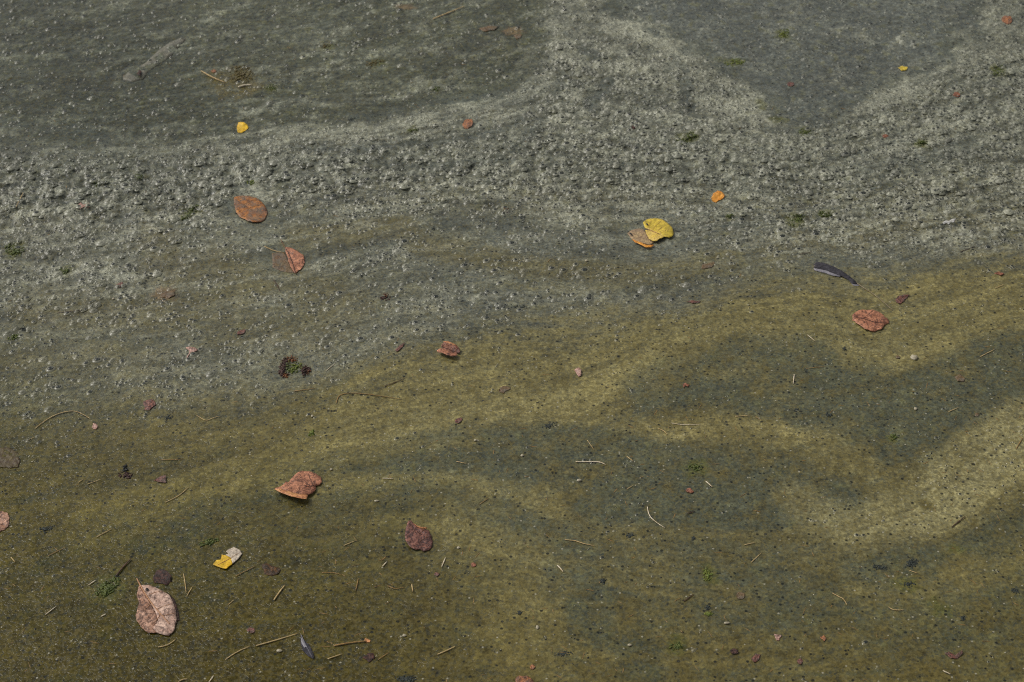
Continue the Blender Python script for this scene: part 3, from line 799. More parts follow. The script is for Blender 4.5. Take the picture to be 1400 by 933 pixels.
# --- upturned copper leaf, left of centre
r = root('fallen_leaf', 409, 666, 'upturned copper leaf with a torn toothed rim, its tan front edge curling up', 'leaf', LG)
blade('blade', [(375.5, 668.8, 7), (381, 666, 5), (386, 664, 4), (391, 658, 4), (394, 660, 3), (397, 655.5, 4), (401, 651, 4), (407, 646, 3), (414, 644, 2.5), (424, 644.5, 2), (433, 648, 2), (439, 654, 2), (440, 659, 2), (437, 663, 2), (431, 664.5, 2), (431.5, 670, 3), (427, 675, 3), (421.5, 677, 5), (415, 676, 6), (405, 675, 7), (395, 672, 8), (384, 668.4, 8)], L_COPPER, r, 2.5, 1.0, .9)
blade('curled_edge', [(375.5, 669, 7.5), (384, 668, 8.2), (395, 671.8, 8.2), (405, 674.8, 7.5), (415, 676, 6.5), (421.3, 677, 5.5), (419.5, 682.5, 9), (410, 681.4, 10), (398, 678.8, 11), (388, 675, 10), (380, 671.5, 9)], L_TAN, r, 8, .3, .4)  # real curl; the light along it is put into the tan colour
tube('midrib', [(376, 669), (395, 666.5), (412, 665.5), (424, 664.5), (434, 662)], .6, L_VEIN_D, r, 4.0)
for ln in ([(424, 664.5), (415, 656), (409, 648)], [(428, 664), (424, 655), (421, 647)], [(410, 665), (402, 658), (398, 656)], [(405, 666), (399, 670), (393, 671)], [(418, 665), (414, 671), (411, 675)]): tube('vein', ln, .35, L_VEIN_D, r, 3.6)
# --- purple-brown leaf with bitten top
r = root('fallen_leaf', 572, 735, 'purple-brown leaf with a scooped bite out of its upper edge', 'leaf', LG)
blade('blade', [(558, 712.5), (562, 711.5), (566, 717), (572, 721), (580, 723), (586, 725), (590, 733), (591.7, 741), (591, 748), (585, 753), (579, 754.3), (575, 751.5), (568, 752, 3), (561, 748.5, 4), (555.5, 741, 4), (553.5, 732, 3.5), (555, 722, 2.5)], L_PURPLE, r, 1.6, 1.0, .7)
blade('curled_edge', [(565, 715.5, 4), (569, 717.8, 4), (575, 720.6, 4), (584, 721, 4), (583, 723.6, 2), (575, 722.8, 2), (569, 720, 2)], L_TAN, r, 3, .1, .3)
tube('midrib', [(560, 713), (567, 727), (574, 740), (577, 752)], .55, L_VEIN_D, r, 2.4)
for ln in ([(566, 726), (560, 733), (556, 738)], [(571, 735), (564, 743), (560, 747)], [(570, 732), (576, 727), (580, 724)], [(574, 740), (583, 735), (589, 733)]): tube('vein', ln, .3, L_VEIN, r, 2.3)
# --- big pale leaf bottom left
r = root('fallen_leaf', 214, 835, 'large pale pink-brown leaf with a strong midrib and one round hole near its stalk', 'leaf', LG)
blade('blade', [(190.5, 800), (195, 800), (203, 800), (212, 803), (222, 808), (231, 813), (236, 822), (240.5, 834), (241.5, 848), (238, 862), (231, 869.5), (224, 868.3), (214, 865), (209, 859), (216, 848), (212, 836), (205, 823), (196, 808)], L_PALE, r, 2.0, .6, .4)
blade('browned_half', [(190.5, 800.5), (196, 808.4), (205, 823.4), (212, 836.4), (216, 848.4), (209, 859.4), (213.5, 865.2), (203, 865.5), (194, 859), (187, 849), (185.5, 841), (188, 832), (190, 825), (187, 815), (188.5, 807)], L_PALEB, r, 1.9, .5, .4)
blade('underside_rim', [(231, 812.6, 1), (238, 819, .8), (244, 836, .8), (245.5, 848, .8), (241.3, 849, 1.2), (240.3, 834, 1.2), (235.5, 822, 1.2)], L_DARKRIM, r, 1, .1, .5)  # darker underside along the right edge
tube('midrib', [(189.5, 796), (197, 809), (206, 823), (220, 840), (232, 853)], .9, L_VEIN_P, r, 2.6)
for ln in ([(206, 824), (202, 830), (195, 834)], [(214, 833), (226, 828), (235, 826)], [(201, 815), (212, 810), (222, 809)], [(222, 842), (231, 840), (239, 838)], [(219, 839), (214, 848), (206, 853)]): tube('vein', ln, .38, L_VEIN_P, r, 2.4)
blade('hole', [(199, 805, 3.4), (201, 803.6, 3.4), (203.3, 805.4, 3.4), (202.6, 807.4, 3.4), (200, 807.6, 3.4)], M_BLACKHOLE, r, 3.4, 0, .1)
tube('petiole', [(187, 791), (189, 795), (192, 800)], .8, L_VEIN_P, r, 1.8)
# --- torn bright yellow leaf
r = root('fallen_leaf', 311, 765, 'torn bright yellow leaf piece with a grey-beige upper end', 'leaf', LG)
blade('blade', [(291, 772), (296, 766), (302, 765.3), (303, 758.5), (308.5, 759.5), (316, 763), (318, 771), (309, 778, 2.6), (300, 775.5, 2.6)], L_YELLOW, r, 1.8, .3, .5)
blade('bleached_end', [(308.3, 759), (312, 757), (309, 754), (313, 751), (320, 748), (328, 752), (331, 757), (326, 764), (318, 771), (316, 763)], L_BEIGE, r, 1.7, .4, .4)
tube('midrib', [(296, 773), (310, 766), (326, 756)], .4, L_VEIN_P, r, 2.3)
# --- rolled brown leaf near the middle
r = root('fallen_leaf', 613, 478, 'small rolled brown leaf with two curled lips near the middle', 'leaf', LG)
blade('blade', [(603, 472, 4), (607, 467.5, 7), (613, 467.5, 7), (618, 469.5, 7), (624, 472, 6), (628, 476, 5), (629, 481, 4), (626, 483.4, 2), (617, 481.4, 2), (608, 478.2, 2), (604, 475.6, 2.5)], L_BROWN, r, 2.5, .5, .4)
blade('curled_edge', [(597, 479.5, 6), (602, 476.2, 5), (608, 478, 4.5), (616, 481, 4.5), (625, 483, 4), (625, 486, 6), (619, 487.2, 7), (611, 485.4, 8), (604, 482, 8), (599, 482, 7)], L_COPPER, r, 5, .3, .4)
blade('lit_rim', [(606, 467, 7.2), (613, 466.6, 7.4), (618, 469, 7.2), (624.5, 472, 6.4), (618, 471.4, 6.4), (612, 469.6, 6.6)], L_TAN, r, 7, .1, .3)  # light caught on the upper lip, painted as a paler strip
tube('midrib', [(603, 474), (612, 477), (626, 482)], .4, L_VEIN_D, r, 3.2)

BG = 'small leaf scraps on the scum'
def oval(x, y, a, b, ang=0, n=9, k=.25):
    rr = random.Random(int(x*11+y*5)); c, s = math.cos(math.radians(ang)), math.sin(math.radians(ang)); o = []
    for i in range(n):
        t_ = 2*math.pi*i/n; q = 1+rr.uniform(-k, k); u, v = a*q*math.cos(t_), b*q*math.sin(t_)
        o.append((x+u*c-v*s, y+u*s+v*c))
    return o
for lab, pts, m in [
 ('pinkish brown leaf cut off by the left edge of the picture', [(-14, 701), (0, 699), (10, 701), (13, 708), (12, 718), (7, 724), (0, 728), (-14, 728)], L_PALEB),
 ('bright orange round leaf scrap on the grey foam ridge', [(632, 172), (634, 166, 4), (639, 162.5, 6), (645, 163, 6), (647, 167, 5), (645, 172, 3), (640, 176), (635, 176)], L_RUST),
 ('small bright yellow leaf scrap on the upper left foam', [(324, 173), (326, 167.5, 3), (333, 167, 4), (338, 170, 3), (340, 175), (336, 178), (330, 182), (325, 181)], L_YELLOW),
 ('small orange-yellow leaf scrap above right of the folded yellow leaf', [(972, 271), (975, 264.5, 3), (981, 261, 4), (988, 263, 4), (991, 267, 3), (988, 272), (983, 274), (979, 277), (974, 275)], L_GOLDRIM),
 ('orange leaf scrap at the top right corner', [(1369, 25), (1374, 21.5, 3), (1382, 22, 4), (1384, 26, 3), (1382, 32), (1376, 33), (1371, 30)], L_RUST),
 ('pale pink three-cornered leaf scrap near the centre', [(785, 506), (791, 502.5, 2), (795, 506, 3), (794, 514, 2), (791, 515), (788, 511)], L_PINKBIT),
 ('rosy notched leaf scrap on the far left foam', [(107, 280), (110, 277, 3), (114, 280), (121, 277.5, 3), (124, 281), (121, 284), (115, 283), (109, 286)], L_PINKBIT),
 ('brick-orange leaf scrap cut by the bottom edge', [(705, 928), (710, 924, 3), (722, 924.5, 3), (729, 930), (731, 942), (705, 942)], L_RUST),
 ('pale brown leaf scrap with a stub below, left of the mossy clump', [(254, 475), (259, 474, 3), (266, 475, 3), (271, 478), (266, 481), (261, 482), (256, 490), (255, 489), (259, 481)], L_PINKBIT),
 ('dark maroon ragged leaf scrap left of centre', [(196, 549), (201, 547), (208, 546, 3), (212, 549), (213, 554), (207, 558), (205, 561), (197, 561), (198, 556), (196, 553)], L_PURPLE),
 ('dark brown rotten leaf scrap touching the large pale leaf', [(209, 790), (213, 782), (219, 778), (227, 780, 3), (234, 787, 3), (235, 795), (229, 800), (220, 798), (211, 797)], L_DARKRIM),
 ('dull red three-cornered leaf scrap right of the dark green tuft', [(210, 657), (220, 651), (227, 650, 3), (228, 660), (216, 659)], L_RED),
 ('thin red leaf sliver on the olive edge right of centre', [(938, 413), (946, 411, 2), (958, 412), (956, 414.5), (947, 415)], L_RED),
 ('pinkish red tattered leaf scrap at the lower right', [(1291, 893), (1298, 891, 3), (1306, 896), (1315, 889, 3), (1317, 894), (1308, 901), (1300, 900)], L_RED),
 ('small salmon leaf scrap, left one of two at the bottom right', [(1058, 867), (1063, 868, 3), (1069, 869), (1065, 876), (1061, 875)], L_PINKBIT),
 ('small orange leaf scrap, right one of two at the bottom right', [(1121, 871), (1127, 868, 2), (1130, 873), (1127, 877)], L_RUST),
 ('dark red berry-like leaf scrap near the bottom, beside a paler one', [(998, 889), (1004, 886.5, 3), (1010, 889, 3), (1009, 894), (1001, 894)], L_DARKRIM),
 ('brownish red leaf scrap right of the dark red one near the bottom', [(1027, 901), (1033, 894, 2), (1040, 895), (1038, 901), (1031, 906)], L_RED),
 ('brown leaf sliver near the right edge', [(1359, 374), (1365, 371.5, 2), (1373, 374), (1368, 377)], L_BROWN),
 ('faint orange-brown leaf half hidden in scum at left', [(219, 405), (222, 396), (232, 393), (240, 396), (239, 403), (230, 408)], L_SUNK),
 ('soaked dark amber leaf scrap right of the torn yellow leaf', [(358, 772), (364, 770), (372, 774), (381, 776), (384, 779), (380, 785), (371, 788), (361, 785)], L_AMBER),
 ('brown leaf scrap at the bottom, right of the small dark feather', [(496, 899), (503, 893), (510, 893), (512, 900), (505, 906)], L_DARKRIM),
 ('tan and brown leaf scrap in the dark water at right', [(1305, 515), (1312, 511, 2), (1320, 517), (1318, 522), (1309, 521)], L_SUNK),
 ('narrow dark red leaf sliver left of the rolled leaf', [(540, 479), (548, 471), (554, 468, 2), (551, 474), (543, 481)], L_RED),
 ('tiny red hooked leaf scrap inside the dark swirl', [(933, 526), (937, 523.5, 2), (943, 526), (941, 529), (937, 527), (935, 531)], L_BROWN),
 ('tiny red leaf scrap in the lower dark swirl', [(937, 670), (943, 667, 2), (949, 672), (946, 675), (940, 673)], L_BROWN),
 ('faint rusty leaf smear under the film at the top', [(655, 39), (668, 35), (682, 36), (676, 41), (662, 43)], L_SUNK),
 ('orange-brown sunken leaf beside the foam at the top', [(702, 49), (707, 46), (714, 47), (712, 52), (706, 53)], L_SUNK),
 ('maroon leaf sliver right of the crumpled copper leaf', [(1224, 410), (1228, 405, 2), (1236, 402.8, 3), (1245, 403, 2), (1240, 408), (1232, 415), (1226, 414)], L_RED),
 ('small dark red scrap on the long sunken leaf at top left', [(187, 101, 3), (190, 95, 3), (194, 98, 3), (192, 105, 3)], L_DARKRIM),
 ('tiny orange scrap above the tan straw at the top left', [(288, 97), (293, 95), (297, 98), (292, 100)], L_RUST),
 ('small yellow scrap in the blue-grey water at top right', [(1228, 93), (1233, 90, 2), (1241, 91.5), (1240, 95.5), (1232, 97)], L_YGREEN),
 ('small maroon scrap in the blue-grey water left of the yellow scrap', oval(1081, 115, 6, 3), L_RED),
 ('small brown scrap on the right foam below the corner leaf', oval(1308, 129, 5.5, 3), L_BROWN),
 ('tiny brown scrap on the right foam, the lowest there', oval(1211, 186, 4, 2.6), L_BROWN),
 ('tiny dark red dot on the middle foam', oval(866, 174, 2.6, 3), L_DARKRIM),
 ('dark red leaf scrap above right of the mossy clump', oval(330, 454, 6.5, 3, -20), L_RED),
 ('pinkish red sliver on the left foam edge', oval(163, 390, 6, 2.8, -30), L_RED),
 ('faint pink scrap under the long curved straw', oval(130, 583, 4.5, 4), L_PINKBIT),
 ('tiny pale orange scrap above the brick-orange bottom scrap', oval(728, 912, 4, 4), L_RUST),
 ('amber scrap in the lower right scum', oval(1013, 815, 7, 5.5), L_SUNK),
 ('small orange grain at the end of a straw at the bottom', oval(502, 876, 4, 3), L_TAN),
 ('orange grain at the dark edge of the cream crescent', oval(1336, 567, 3.6, 2.6), L_SUNK),
 ('small orange scrap left of the white shell', oval(1228, 488, 3, 2.2), L_SUNK),
 ('small rusty scrap below the purple-brown leaf', oval(597, 785, 4, 3), L_RED),
 ('faint rusty scrap beside the yellow streak', oval(690, 532, 8, 4.5, -30), L_SUNK),
 ('faint red scrap in the yellow streak left of centre', oval(627, 575, 6, 3, -35), L_RED),
 ('brown sunken scrap below the folded yellow leaf', oval(968, 363, 11, 3.5, -18), L_SUNK),
 ('small red scrap right of the large pale leaf', oval(343, 862, 5.5, 3.5), L_RED),
 ('small red scrap low in the right scum', oval(1094, 904, 4, 4), L_RED),
 ('sunken brown leaf with a reddish rim at the left edge', oval(8, 628, 22, 15), L_SUNKOL),
 ('tiny rust scrap under the purple-brown leaf, to its right', oval(647, 772, 4, 3), L_BROWN),
 ]:
    single('leaf_scrap', lab, 'leaf scrap', pts, m, BG, .9, .7, .9)
single('sunken_leaf', 'long grey-beige leaf lying sunken in the top left scum', 'leaf', [(164, 108), (176, 98), (188, 92), (200, 85), (215, 70), (232, 58), (248, 51), (256, 53), (247, 62), (235, 76), (218, 88), (202, 99), (196, 108), (180, 112)], L_SUNKGREY, LG, .5, .1)

# --- feathers
r = root('feather', 1142, 371, 'long dark grey feather with a bare pale quill above the copper leaf', 'feather', 'feathers on the scum')
blade('vane', [(1112.5, 362, 2), (1117, 358, 3), (1124, 359, 3.5), (1135, 362.6, 4), (1148, 368.6, 4), (1157, 374.5, 3.5), (1166, 381, 3), (1173, 388.5, 2), (1165, 388, 1.5), (1158, 381.5, 2), (1150, 377, 2.5), (1140, 373.5, 2.5), (1130, 369.5, 2.2), (1120, 367.5, 2), (1113, 366.5, 2)], M_FEATHER, r, 2.5, .3, .4)
blade('pale_vane', [(1112.5, 367, 2), (1120, 368, 2), (1130, 370, 2), (1140, 374, 2), (1150, 377.4, 2), (1147, 378.6, 1.5), (1138, 376.8, 1.3), (1127, 373, 1.3), (1118, 371, 1.2), (1113, 369.6, 1.2)], M_FEATHER_P, r, 1.6, .2, .4)
blade('down', [(1163, 384, 1), (1172, 387, 1), (1175, 391, .8), (1169, 391, .8), (1164, 388, .8)], M_FEATHER_P, r, .8, .1, .6)
tube('quill', [(1113, 364), (1130, 364.5), (1148, 371), (1166, 383), (1180, 393), (1198, 405), (1221, 424.5)], .8, M_QUILL, r, 1.9, .35)
r = root('feather', 420, 885, 'small blue-black feather tip at the bottom left', 'feather', 'feathers on the scum')
blade('vane', [(411, 870, 2), (414, 873), (424, 884), (429, 895), (428.5, 901), (421, 897), (414, 890), (411, 880)], M_FEATHER, r, 2, .5, .5)
blade('pale_vane', [(411, 871, 2.4), (415, 877, 2.8), (419, 884, 2.8), (416, 886, 2.4), (412.5, 880, 2.4)], M_FEATHER_P, r, 2.4, .1, .4)
tube('quill', [(411.5, 868), (418, 882), (427, 899)], .4, M_FEATHER_P, r, 2.6)
r = root('feather', 1298, 303, 'tiny white down feather on the right foam', 'feather', 'feathers on the scum')
blade('vane', [(1289, 304), (1293, 301.5), (1297, 302.5), (1302, 299.5), (1307, 299), (1304, 304), (1299, 304.5), (1297, 307), (1294, 305), (1290, 306.5)], M_WHITE, r, 2, .5, .4)
tube('quill', [(1288, 305), (1298, 303.4), (1306, 300)], .35, M_WHITE, r, 2.4)

# --- white shell and small white bits
def pebble(name, label, cat, px, py, rx, ry, mat, group=None):
    c = Vector(at(px, py, hz(px, py)+.001)); bm = bmesh.new(); bmesh.ops.create_icosphere(bm, subdivisions=3, radius=1)
    for v in bm.verts:
        k = 1+.16*float(pnoise(np.array([v.co.x*1.7+px]), np.array([v.co.y*1.7+v.co.z]), 71)[0])
        v.co = Vector((v.co.x*rx*k, v.co.y*ry*k*(1-.2*v.co.x), max(v.co.z, -.35)*.55*(rx+ry)/2*k))*.00125
    me = bpy.data.meshes.new(name); bm.to_mesh(me); bm.free(); me.materials.append(mat)
    me.polygons.foreach_set('use_smooth', np.ones(len(me.polygons), bool))
    o = bpy.data.objects.new(name, me); link(o); o.location = c
    return tag(o, label, cat, group)
pebble('shell', 'small white rounded shell in the dark swirl at right', 'shell', 1250, 489, 4.4, 4.6, M_SEED)
WG = 'small white seeds on the scum'
for lab, px, py, a, b in [('white seed below the folded yellow leaf', 802, 356.5, 3, 3.4), ('white seed in the foam edge at left', 155, 408.5, 2.4, 3), ('white seed left of the long white stick', 714, 623, 2.8, 3), ('white seed below the long white stick', 792, 657, 4.2, 3.2),
  ('white seed in the olive film above the copper upturned leaf', 427, 569, 2.6, 3), ('white seed near the lower edge of the yellow streak', 650, 602, 2.8, 2.6), ('elongated white seed in the brown streak at the bottom', 861, 882, 3.4, 2.4), ('white seed right of the upturned copper leaf tip', 453, 642, 2.4, 2.2),
  ('elongated white seed at lower right of centre', 994, 852, 5.2, 2.2), ('greyish white seed near the bottom centre', 735, 858, 2.6, 4.2), ('white seed below the thin white stick left of centre', 515, 685, 4, 2.2), ('pale seed right of the small dark feather', 553, 869, 3.4, 2.6),
  ('white seed near the purple-brown leaf, to its right', 627, 749, 2.8, 2.6), ('pale seed below left of the small dark feather', 382, 890, 4.5, 3), ('pale ring-like seed in the dark swirl at right', 1252, 559, 3.2, 3.6)]:
    pebble('seed', lab, 'seed', px, py, a*.62, b*.62, M_SEED, WG)

# --- mossy and algal clumps
G_ALGAE = plain('green_algae', lc(84, 92, 34), .5, .4, 160, lc(58, 70, 26))
G_ALGAE_O = plain('olive_algae', lc(96, 84, 40), .5, .4, 160, lc(74, 64, 30))
G_MOSS = plain('bright_moss', lc(110, 116, 40), .55, .35, 160, lc(78, 92, 34))
G_RUSTY = plain('rusty_moss', lc(124, 76, 34), .55, .4, 160, lc(84, 50, 30))
G_MAROON = plain('maroon_rot', lc(70, 48, 38), .7, .4, 160, lc(48, 30, 30))
AG, DG = 'green algae tufts on the scum', 'dark debris specks on the scum'
clump('moss_clump', 'horseshoe-shaped mossy clump of dark brown and green in the blue scum', 'moss', 388, 502, 6, 13, 12, 46, 3.0, G_MAROON, None,
      [('dark_wing', 418, 507, 6, 7, 20, 26, 2.6, G_MAROON), ('rusty_tuft', 399, 491, 8, 5, 10, 14, 2.0, G_RUSTY), ('rusty_tuft', 421, 507, 5, 5, 10, 10, 1.8, G_RUSTY), ('rusty_tuft', 390, 513, 5, 4, 10, 12, 2.0, G_RUSTY), ('green_tuft', 404, 503, 10, 7, -25, 46, 2.0, G_MOSS), ('green_tuft', 392, 500, 8, 11, 0, 30, 1.9, G_ALGAE), ('green_tuft', 417, 503, 8, 7, 0, 14, 1.8, G_ALGAE_O)])
clump('moss_clump', 'small dark maroon and green tuft at left, among olive film', 'moss', 172, 650, 11, 4, 5, 24, 2.6, G_MAROON, None, [('green_tuft', 171, 641, 4, 5, 0, 16, 2.2, M_DARK)])
for lab, x, y, rx, ry, a, n, s, m in [
 ('green algae tuft left of the oval orange leaf', 260, 290, 16, 6, -38, 26, 2.6, G_ALGAE), ('green algae tuft at the far left foam', 20, 342, 13, 9, 10, 26, 2.8, G_ALGAE), ('small green tuft in the upper left foam', 130, 251, 7, 5, 0, 12, 2.2, G_ALGAE),
 ('small green tuft above the left foam, right of another', 190, 242, 8, 4, 0, 12, 2.2, G_ALGAE), ('bright green scrap just above the oval orange leaf', 343, 248, 6, 5, 0, 12, 2.2, G_MOSS), ('green tuft below the far left algae tuft', 87, 371, 7, 5, 0, 14, 2.2, G_ALGAE),
 ('brown-olive algae patch by the tan straw at top left', 330, 102, 18, 13, 0, 46, 2.6, G_ALGAE_O), ('diagonal green algae patch in the middle foam', 940, 188, 21, 6, -25, 38, 2.6, G_ALGAE), ('yellow-green algae tuft at the edge of the top foam ridge', 1005, 85, 15, 5, -10, 24, 2.2, G_MOSS),
 ('green algae tuft on the right foam', 1090, 300, 13, 8, -20, 30, 2.4, G_ALGAE), ('green algae tuft just right of another on the right foam', 1127, 293, 11, 4, 10, 18, 2.2, G_ALGAE), ('dark green algae tuft left of the large pale leaf', 148, 803, 19, 9, -38, 46, 2.6, G_ALGAE),
 ('tiny green tuft on the foam ridge left of the orange scrap', 565, 178, 8, 3, 0, 12, 2.0, G_ALGAE), ('tiny green tuft above the foam ridge', 595, 122, 7, 4, 0, 12, 2.0, G_ALGAE), ('yellow-green tuft in the upper right water', 1072, 46, 8, 7, 0, 20, 2.2, G_MOSS),
 ('dark green tuft on the right foam near the corner leaf', 1365, 97, 11, 7, -20, 22, 2.4, G_ALGAE), ('green tuft on the right foam below the dark specks', 1260, 195, 10, 5, 0, 16, 2.2, G_ALGAE), ('yellow-green tuft near the bottom, right of the brown streak', 925, 884, 9, 6, 0, 16, 2.0, G_ALGAE),
 ('yellow-green tuft above the black speck at lower right', 967, 785, 8, 9, 0, 18, 2.0, G_MOSS), ('green tuft beside the cream crescent', 1222, 598, 6, 5, 0, 12, 2.0, G_ALGAE), ('dark green tuft left of the torn yellow leaf', 286, 741, 14, 4, -15, 22, 2.2, G_ALGAE),
 ('green tuft in the tip of the foam notch', 1100, 181, 9, 6, 0, 18, 2.2, G_ALGAE), ('green tuft at the left edge beside a black speck', 20, 461, 9, 4, -15, 14, 2.2, G_ALGAE), ('small yellow and green tuft in the olive film', 426, 592, 4, 5, 40, 12, 2.0, G_MOSS),
 ('olive tuft inside the lower dark swirl', 950, 639, 11, 5, 0, 18, 2.0, G_ALGAE), ('yellow-green tuft below a black speck at lower right', 969, 839, 6, 3, 0, 10, 2.0, G_MOSS), ('green tuft in the mid foam right of the folded leaf', 998, 296, 6, 4, 0, 10, 2.0, G_ALGAE),
 ('olive tuft in the upper left water', 372, 120, 8, 5, 0, 14, 2.0, G_ALGAE), ('olive tuft along the upper wisp', 512, 86, 14, 4, -12, 20, 2.0, G_ALGAE_O), ('olive tuft by the upper wisp, left one', 446, 62, 8, 4, -20, 12, 2.0, G_ALGAE_O)]:
    clump('algae_tuft', lab, 'algae', x, y, rx, ry, a, n, s, m, AG)
for lab, x, y, rx, ry, a, n, s in [
 ('black debris speck above the long straw at left', 231, 572, 7, 5, -20, 14, 2.2), ('black debris strip in the olive film at lower left', 62, 724, 13, 5, -10, 22, 2.4), ('star-shaped black speck in the lower middle', 824, 795, 5, 5, 0, 14, 2.6),
 ('black speck in the lower dark swirl, upper one', 861, 732, 6, 4, -15, 12, 2.2), ('small black speck right of the bent white stem', 948, 737, 3.5, 3, 0, 8, 2.2), ('black speck near the bottom, left of the brown streak', 711, 838, 4, 3.5, 0, 9, 2.4),
 ('black speck with green below it at lower right', 968, 831, 4.5, 3.5, 0, 10, 2.6), ('long dark debris smear near the bottom centre', 770, 894, 14, 4, -8, 22, 2.0), ('dark debris cluster in the blue patch at right, left half', 1203, 776, 13, 4, 8, 22, 2.4),
 ('dark debris cluster in the blue patch at right, right half', 1247, 770, 11, 6, -20, 26, 2.6), ('dark olive debris bit under the blue patch at right', 1243, 799, 9, 4, 0, 14, 2.4), ('dark grey debris clump right of the small brown clump', 712, 298, 9, 6, 20, 20, 2.6),
 ('dark debris bit at the left edge of the olive film', 33, 450, 8, 5, 25, 14, 2.6), ('black debris clump cut by the bottom edge', 556, 929, 15, 6, 0, 30, 2.8), ('dark blotch on the edge of the yellow streak', 752, 582, 12, 4, -25, 18, 2.2),
 ('black speck in the yellow band at right', 1155, 477, 4.5, 3, 0, 10, 2.2), ('black speck in the dark swirl at right, lower one', 1133, 567, 5, 4, 0, 12, 2.2), ('black speck in the dark swirl at right, upper one', 1088, 561, 3.5, 3, 0, 8, 2.2),
 ('black speck in the middle foam', 592, 313, 4, 2.5, 0, 8, 2.2), ('black and brown speck at the left foam edge', 11, 297, 7, 3, -30, 10, 2.4), ('black thread-like debris at the top left', 99, 45, 3, 9, -28, 12, 2.0), ('tiny black speck below the oval orange leaf', 494, 377, 3, 3, 0, 7, 2.2),
 ('black speck at the lower right near the edge', 1316, 846, 4, 4, 0, 10, 2.2), ('black strip on the foam ridge', 480, 163, 7, 2, -12, 10, 2.0), ('dark debris bit in the tip of the lower left film', 161, 788, 3, 2.5, 0, 6, 2.2), ('dark debris on the bubbly blue streak', 712, 420, 18, 3, 5, 16, 2.0),
 ('dark speck on the right foam above the small brown scrap', 1231, 135, 2.6, 2.2, 0, 6, 2.0), ('dark debris speck near the right edge of the blue patch', 1388, 808, 6, 4, 20, 12, 2.2)]:
    clump('dark_debris', lab, 'debris', x, y, rx*.85, ry*.85, a, int(n*.8), s*.85, M_SMUDGE, DG, flat=.4)
clump('brown_debris', 'small brown and black clump in the middle foam', 'debris', 691, 289, 5, 5, 0, 14, 2.2, G_MAROON, 'brown debris clumps', [('rusty_tuft', 692, 285, 3, 3, 0, 6, 1.8, G_RUSTY)])
clump('brown_debris', 'small brown and black clump among bubbles left of centre', 'debris', 527, 407, 7, 4.5, 0, 16, 2.2, G_MAROON, 'brown debris clumps', [('rusty_tuft', 527, 403, 4, 3, 0, 7, 1.8, G_RUSTY)])

